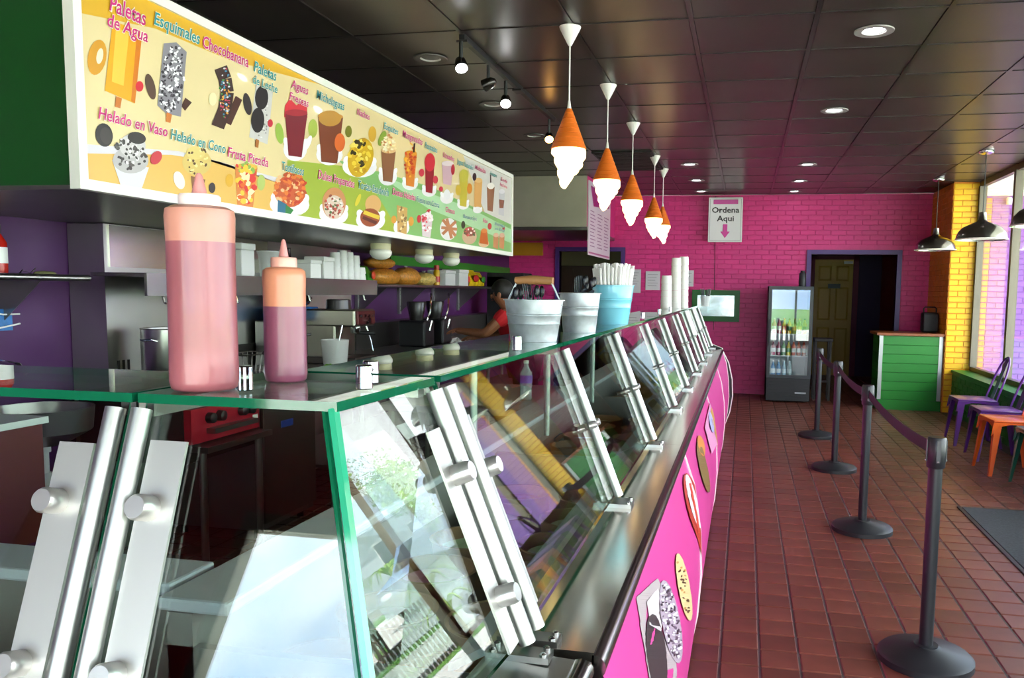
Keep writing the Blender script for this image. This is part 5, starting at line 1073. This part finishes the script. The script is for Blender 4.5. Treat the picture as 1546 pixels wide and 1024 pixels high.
# store room behind the kitchen doorway
t = thing('storage_rack', 'wire rack of cartons in the room behind the kitchen doorway', 'rack', (-2.0, 13.2, 0))
for x in (-2.25, -1.6):
    for y in (13.0, 13.5): MB().tube([(x, y, 0), (x, y, 1.9)], .015, 8).build('upright', STEEL, t)
for z in (.4, .95, 1.45): MB().box(-2.27, -1.58, 12.98, 13.52, z, z+.02).build('shelf', STEELD, t)
for k, (x, z, w_, h, c, lb) in enumerate(((-2.1, .97, .22, .25, 'cfc39a', 'cream carton on the middle shelf of the storage rack'), (-1.78, .97, .2, .18, 'b8a070', 'tan carton on the middle shelf of the storage rack'), (-2.0, .42, .3, .3, '8a6a44', 'brown carton on the lowest shelf of the storage rack'), (-1.9, 1.47, .3, .25, 'd8d0b8', 'pale carton on the top shelf of the storage rack'))):
    carton('storage_carton', lb, x, 13.2, w_, .3, h, M('carton_'+c, c, .7), 'carton', 'cartons in the store room', z)
solid('brown_cabinet', 'tall dark brown cabinet just inside the kitchen doorway', 'cabinet', MB().bbox(-3.0, -2.35, 12.4, 13.0, 0, 1.82, .01).box(-2.68, -2.67, 12.39, 12.4, .05, 1.78), M('brown_cabinet', '3a2414', .5))

# ------------------------------------------------------------------ person leaning over the worktop
def skin(name, nodes, edges, mat, parent, root=0, sub=2):
    me = bpy.data.meshes.new(name); me.from_pydata([n[0] for n in nodes], edges, []); me.materials.append(mat)
    o = bpy.data.objects.new(name, me); COL.objects.link(o); o.parent = parent; o.location = -parent.location
    o.modifiers.new('skin', 'SKIN'); sv = me.skin_vertices[0].data if me.skin_vertices else None
    if sv is None:
        bpy.context.view_layer.objects.active = o; bpy.ops.mesh.customdata_skin_add(); sv = me.skin_vertices[0].data
    for v, n in zip(sv, nodes): v.radius = (n[1], n[2] if len(n) > 2 else n[1]); v.use_root = False
    sv[root].use_root = True
    sb = o.modifiers.new('smooth', 'SUBSURF'); sb.levels = sub; sb.render_levels = sub
    for p in me.polygons: p.use_smooth = True
    return o
pr_ = thing('person', 'person in a red t-shirt leaning over the worktop behind the buckets', 'person', (-2.0, 6.85, 0))
B = [((-1.93, 6.92, .86), .125, .15), ((-1.95, 6.88, 1.0), .12, .15), ((-2.0, 6.82, 1.16), .12, .16), ((-2.03, 6.79, 1.25), .06, .07), ((-2.06, 6.77, 1.30), .05, .05), ((-2.09, 6.75, 1.37), .085, .095), ((-2.10, 6.745, 1.44), .075, .085),
     ((-2.04, 6.62, 1.2), .06), ((-2.18, 6.58, 1.05), .045), ((-2.40, 6.66, 1.06), .033), ((-2.47, 6.70, 1.07), .028), ((-2.53, 6.71, 1.06), .02),
     ((-2.06, 6.97, 1.2), .06), ((-2.16, 7.04, 1.02), .045), ((-2.38, 7.02, 1.0), .033), ((-2.45, 7.02, .99), .028), ((-2.52, 7.02, .97), .02),
     ((-1.93, 6.82, .78), .09), ((-1.9, 6.8, .46), .065), ((-1.88, 6.8, .09), .045), ((-1.98, 6.78, .04), .035), ((-1.93, 7.02, .78), .09), ((-1.9, 7.04, .46), .065), ((-1.88, 7.04, .09), .045), ((-1.98, 7.04, .04), .035)]
E_ = [(0, 1), (1, 2), (2, 3), (3, 4), (4, 5), (5, 6), (2, 7), (7, 8), (8, 9), (9, 10), (10, 11), (2, 12), (12, 13), (13, 14), (14, 15), (15, 16), (0, 17), (17, 18), (18, 19), (19, 20), (0, 21), (21, 22), (22, 23), (23, 24)]
for w0, base in ((10, (-2.47, 6.70, 1.07)), (15, (-2.45, 7.02, .99))):
    for k, dy in enumerate((-.03, -.012, .006, .024)):
        n = len(B); B.append(((base[0]-.055, base[1]+dy, base[2]-.005), .009)); B.append(((base[0]-.085-.006*(k in (1, 2)), base[1]+dy*1.1, base[2]-.022), .008)); B.append(((base[0]-.098, base[1]+dy*1.1, base[2]-.04), .007)); E_ += [(w0, n), (n, n+1), (n+1, n+2)]
    n = len(B); B.append(((base[0]-.02, base[1]-.04, base[2]-.012), .010)); B.append(((base[0]-.045, base[1]-.055, base[2]-.025), .008)); E_ += [(w0, n), (n, n+1)]
SKN = M('skin_tone', '8a5638', .5)
skin('body', B, E_, SKN, pr_)
grow = lambda idx, g: [tuple([B[i][0]] + [r+g for r in B[i][1:]]) for i in idx]
sh = grow((0, 1, 2, 3, 7, 12), .016); sh[3] = (sh[3][0], .07, .08); sh.append(((-2.11, 6.60, 1.125), .064)); sh.append(((-2.11, 7.0, 1.11), .064))
skin('t_shirt', sh, [(0, 1), (1, 2), (2, 3), (2, 4), (2, 5), (4, 6), (5, 7)], M('red_shirt', 'c81420', .7), pr_)
tr_ = grow((0, 17, 18, 19, 21, 22, 23), .014); skin('trousers', tr_, [(0, 1), (1, 2), (2, 3), (0, 4), (4, 5), (5, 6)], M('dark_jeans', '1c1c26', .8), pr_)
hm = MB(); hm.ball((-2.085, 6.76, 1.425), .098, .108, .10, 18, 12); hm.v = [(x, y, z) for x, y, z in hm.v if True]
hm.f = [f for f in hm.f if not all(hm.v[i][0] < -2.115 and hm.v[i][2] < 1.44 for i in f)]; hm.mi = hm.mi[:len(hm.f)]; hm.c = hm.c[:len(hm.f)]
hm.ball((-1.99, 6.78, 1.40), .05, .05, .06); hm.build('hair', M('dark_hair', '15100e', .6), pr_, 60)
fm = MB()
for dy in (-.035, .035): fm.ball((-2.172, 6.748+dy, 1.395), .008, .012, .008, 10, 6)
fm.build('eyes', M('eye_dark', '1a1412', .2), pr_, 60); MB().ball((-2.182, 6.748, 1.37), .014, .011, .02).build('nose', SKN, pr_, 60); MB().ball((-2.172, 6.748, 1.335), .007, .022, .006).build('mouth', M('lips', '7a3a34', .5), pr_, 60)
MB().ball((-2.085, 6.655, 1.38), .018, .008, .028).ball((-2.085, 6.845, 1.38), .018, .008, .028).build('ears', SKN, pr_, 60)

# ------------------------------------------------------------------ outside
struct('ground_paving', MB().box(-14, 13, -14, 60, -.25, -.11), M('sunlit_concrete', 'd2cec6', .85, noise=(2, .15)))
struct('ground_grass', MB().box(13, 14.5, -14, 60, -.25, -.10).box(20, 40, -14, 60, -.25, -.10), M('lawn', '5c8a34', .9, noise=(8, .4)))
struct('ground_road', MB().box(14.5, 20, -14, 60, -.25, -.12), M('asphalt', '8a8884', .85, noise=(4, .12)))
struct('ground_yard', MB().box(-60, 60, -60, -14, -.3, -.12), M('lawn'))
ww = struct('wall_outside', MB().box(XR+.12, 4.4, 10.75, 10.9, -.11, 3.05), LAV)
bricks(ww, (XR+.12, 10.75, 0), 0, .09, 0, 2.66, PEA, None); bricks(ww, (XR+.21, 10.75, 0), 0, 1.45, 0, 2.66, LAV, None, limit=200)
struct('trim_6', MB().box(XR+.12, 4.4, 10.7, 10.76, 2.66, 3.05), M('white_soffit'))
t = thing('security_light', 'small white security light on the purple outside wall', 'outdoor light', (3.1, 10.7, 2.6)); MB().lathe([(.03, 0), (.035, .02), (.035, .07), (.02, .09)], (3.12, 10.70, 2.55), 14).build('housing', WHITEP, t, 40); MB().tube([(3.12, 10.75, 2.6), (3.12, 10.70, 2.6)], .012, 8).build('arm', WHITEP, t)
# car
cx_, cy_ = 8.2, 15.9
car = thing('parked_car', 'silver hatchback car parked outside, seen reflected in the case glass', 'car', (cx_, cy_, -.11)); CP = M('car_silver', 'aeb8c4', .2, .7, coat=.8)
side = [(-2.1, .28), (-2.12, .62), (-1.95, .82), (-1.15, .95), (-.45, 1.38), (.9, 1.42), (1.75, 1.02), (2.05, .9), (2.1, .5), (2.05, .28)]
m = MB(); m.prism([(cx_-.86, cy_+y, z-.11) for y, z in side], (1.72, 0, 0)); m.build('body', CP, car, 30)
for sg in (-.865, .865): MB().prism([(cx_+sg, cy_+y, z-.11) for y, z in ((-1.0, .98), (-.42, 1.32), (.85, 1.36), (1.45, 1.02))], (.006*(1 if sg > 0 else -1), 0, 0)).build('side_window', M('car_glass', '20262c', .05), car)
MB().prism([(cx_-.78, cy_-1.14, .86), (cx_+.78, cy_-1.14, .86), (cx_+.7, cy_-.47, 1.26), (cx_-.7, cy_-.47, 1.26)], (0, -.012, .008)).build('windscreen', M('car_glass'), car)
for y in (-1.35, 1.3):
    for sg in (-1, 1):
        wl = MB().lathe([(.2, -.1), (.32, -.1), (.335, -.06), (.335, .06), (.32, .1), (.2, .1)], (cx_+sg*.8, cy_+y, .225), 24, 'X').build('wheel', M('tyre', '18181a', .7), car, 40)
        MB().lathe([(.2, 0), (.18, .015), (.05, .02), (.0, .025)], (cx_+sg*.9-(.0 if sg > 0 else .025), cy_+y, .225), 20, 'X').build('hubcap', ALU, wl, 40)
for sg in (-.6, .6): MB().ball((cx_+sg, cy_-2.08, .56), .16, .05, .07).build('headlamp', M('headlamp', 'e8eef2', .1), car, 60)
# house, trees, palms, pole, fence
hs = thing('neighbour_house', 'pale bungalow with grey blue gable roof across the street', 'house', (21, 36, 0)); hx0, hx1, hy0, hy1 = 18.5, 26, 27, 38
MB().box(hx0, hx1, hy0, hy1, -.1, 2.7).build('wall', M('house_wall', 'c8d2d8', .8), hs); m = MB(); m.prism([(hx0-.5, hy0-.4, 2.65), (hx1+.5, hy0-.4, 2.65), ((hx0+hx1)/2, hy0-.4, 4.6)], (0, hy1-hy0+.8, 0)); m.build('roof', M('house_roof', '8a98a4', .8), hs)
for y in (28.5, 31.5, 35): 
    wn = MB().box(hx0-.03, hx0, y, y+1.2, .9, 2.1).build('window', WHITEP, hs); MB().box(hx0-.035, hx0-.028, y+.08, y+1.12, .98, 2.02).build('pane', M('car_glass'), wn)
LEAF = M('leaf_green', '5a8a30', .7, var=.25); LEAF2 = M('leaf_light', '88aa48', .7)
def tree(label, x, y, h, r, n, mat):
    t = thing('street_tree', label, 'tree', (x, y, -.1), 'trees across the street'); MB().tube([(x, y, -.1), (x+.1, y, h*.4), (x-.1, y+.1, h*.75)], [.16, .12, .05], 8).build('trunk', M('bark', '6a5644', .9), t, 60)
    m = MB()
    for k in range(n):
        a, b_ = rnd.uniform(0, 2*PI), math.acos(rnd.uniform(-1, 1)); q = r*rnd.random()**.4; c = Vector((x+q*math.sin(b_)*math.cos(a), y+q*math.sin(b_)*math.sin(a), h*.72+q*.9*math.cos(b_))); u = Vector((rnd.uniform(-1, 1), rnd.uniform(-1, 1), rnd.uniform(-1, 1))).normalized()*.13; v = u.orthogonal().normalized()*.07
        m.poly([c-u, c+v, c+u, c-v])
    tag(m.build('foliage', mat, t), kind='stuff')
tree('leafy green tree in front of the bungalow', 16.5, 29.5, 4.6, 1.3, 700, LEAF); tree('tall light green tree beside the utility pole', 13.7, 24.6, 4.4, 1.0, 500, LEAF2); tree('tall tree beyond the bungalow', 27, 45, 8, 2.6, 800, LEAF2)
tree('leafy tree outside the storefront windows', -4.6, -9.5, 2.9, .6, 260, LEAF)
def palm(label, x, y, h):
    t = thing('palm', label, 'palm', (x, y, -.1), 'small palms on the verge'); MB().tube([(x, y, -.1), (x, y, h)], [.1, .08], 8).build('trunk', M('bark'), t, 60)
    for k in range(14):
        a = 2*PI*k/14; m = MB(); L = 1.0; pts = [Vector((x+math.cos(a)*L*f, y+math.sin(a)*L*f, h+.55*math.sin(f*2.4)-.35*f*f)) for f in (0, .25, .5, .75, 1)]
        s_ = Vector((-math.sin(a), math.cos(a), 0))
        for i, (p, q) in enumerate(zip(pts, pts[1:])): w0, w1 = .07*(1-i*.22), .07*(1-(i+1)*.22); m.add([p-s_*w0, p+s_*w0, q+s_*w1, q-s_*w1], [(0, 1, 2, 3)])
        m.build('frond', LEAF2, t)
palm('small palm on the verge by the low fence', 13.7, 19.0, .8); palm('small palm beside the utility pole', 13.7, 21.6, .7); palm('small palm near the street tree', 13.6, 26.8, .8)
up = thing('utility_pole', 'wooden utility pole with crossarm beside the road', 'utility pole', (14.1, 23.0, -.1)); MB().tube([(14.1, 23.0, -.1), (14.1, 23.0, 8.5)], .13, 10).build('shaft', M('bark'), up, 60); MB().box(13.2, 15.0, 22.94, 23.06, 7.6, 7.75).build('crossarm', M('bark'), up)
for dx in (-.8, .8): MB().tube([(14.1+dx, -14, 7.6), (14.1+dx, 4, 7.2), (14.1+dx, 23.0, 7.8), (14.1+dx, 45, 7.3)], .015, 5).build('wire', BLACKP, up)
fc = thing('picket_fence', 'low dark picket fence along the lawn', 'fence', (14.4, 18, -.1)); MB().box(14.4, 14.44, 15.5, 19.5, .55, .62).box(14.4, 14.44, 15.5, 19.5, .15, .2).build('rail', M('dark_fence', '3c4038', .7), fc)
for i in range(20): MB().box(14.37, 14.4, 15.5+i*.2, 15.6+i*.2, -.1, .8).build('picket', M('dark_fence'), fc)
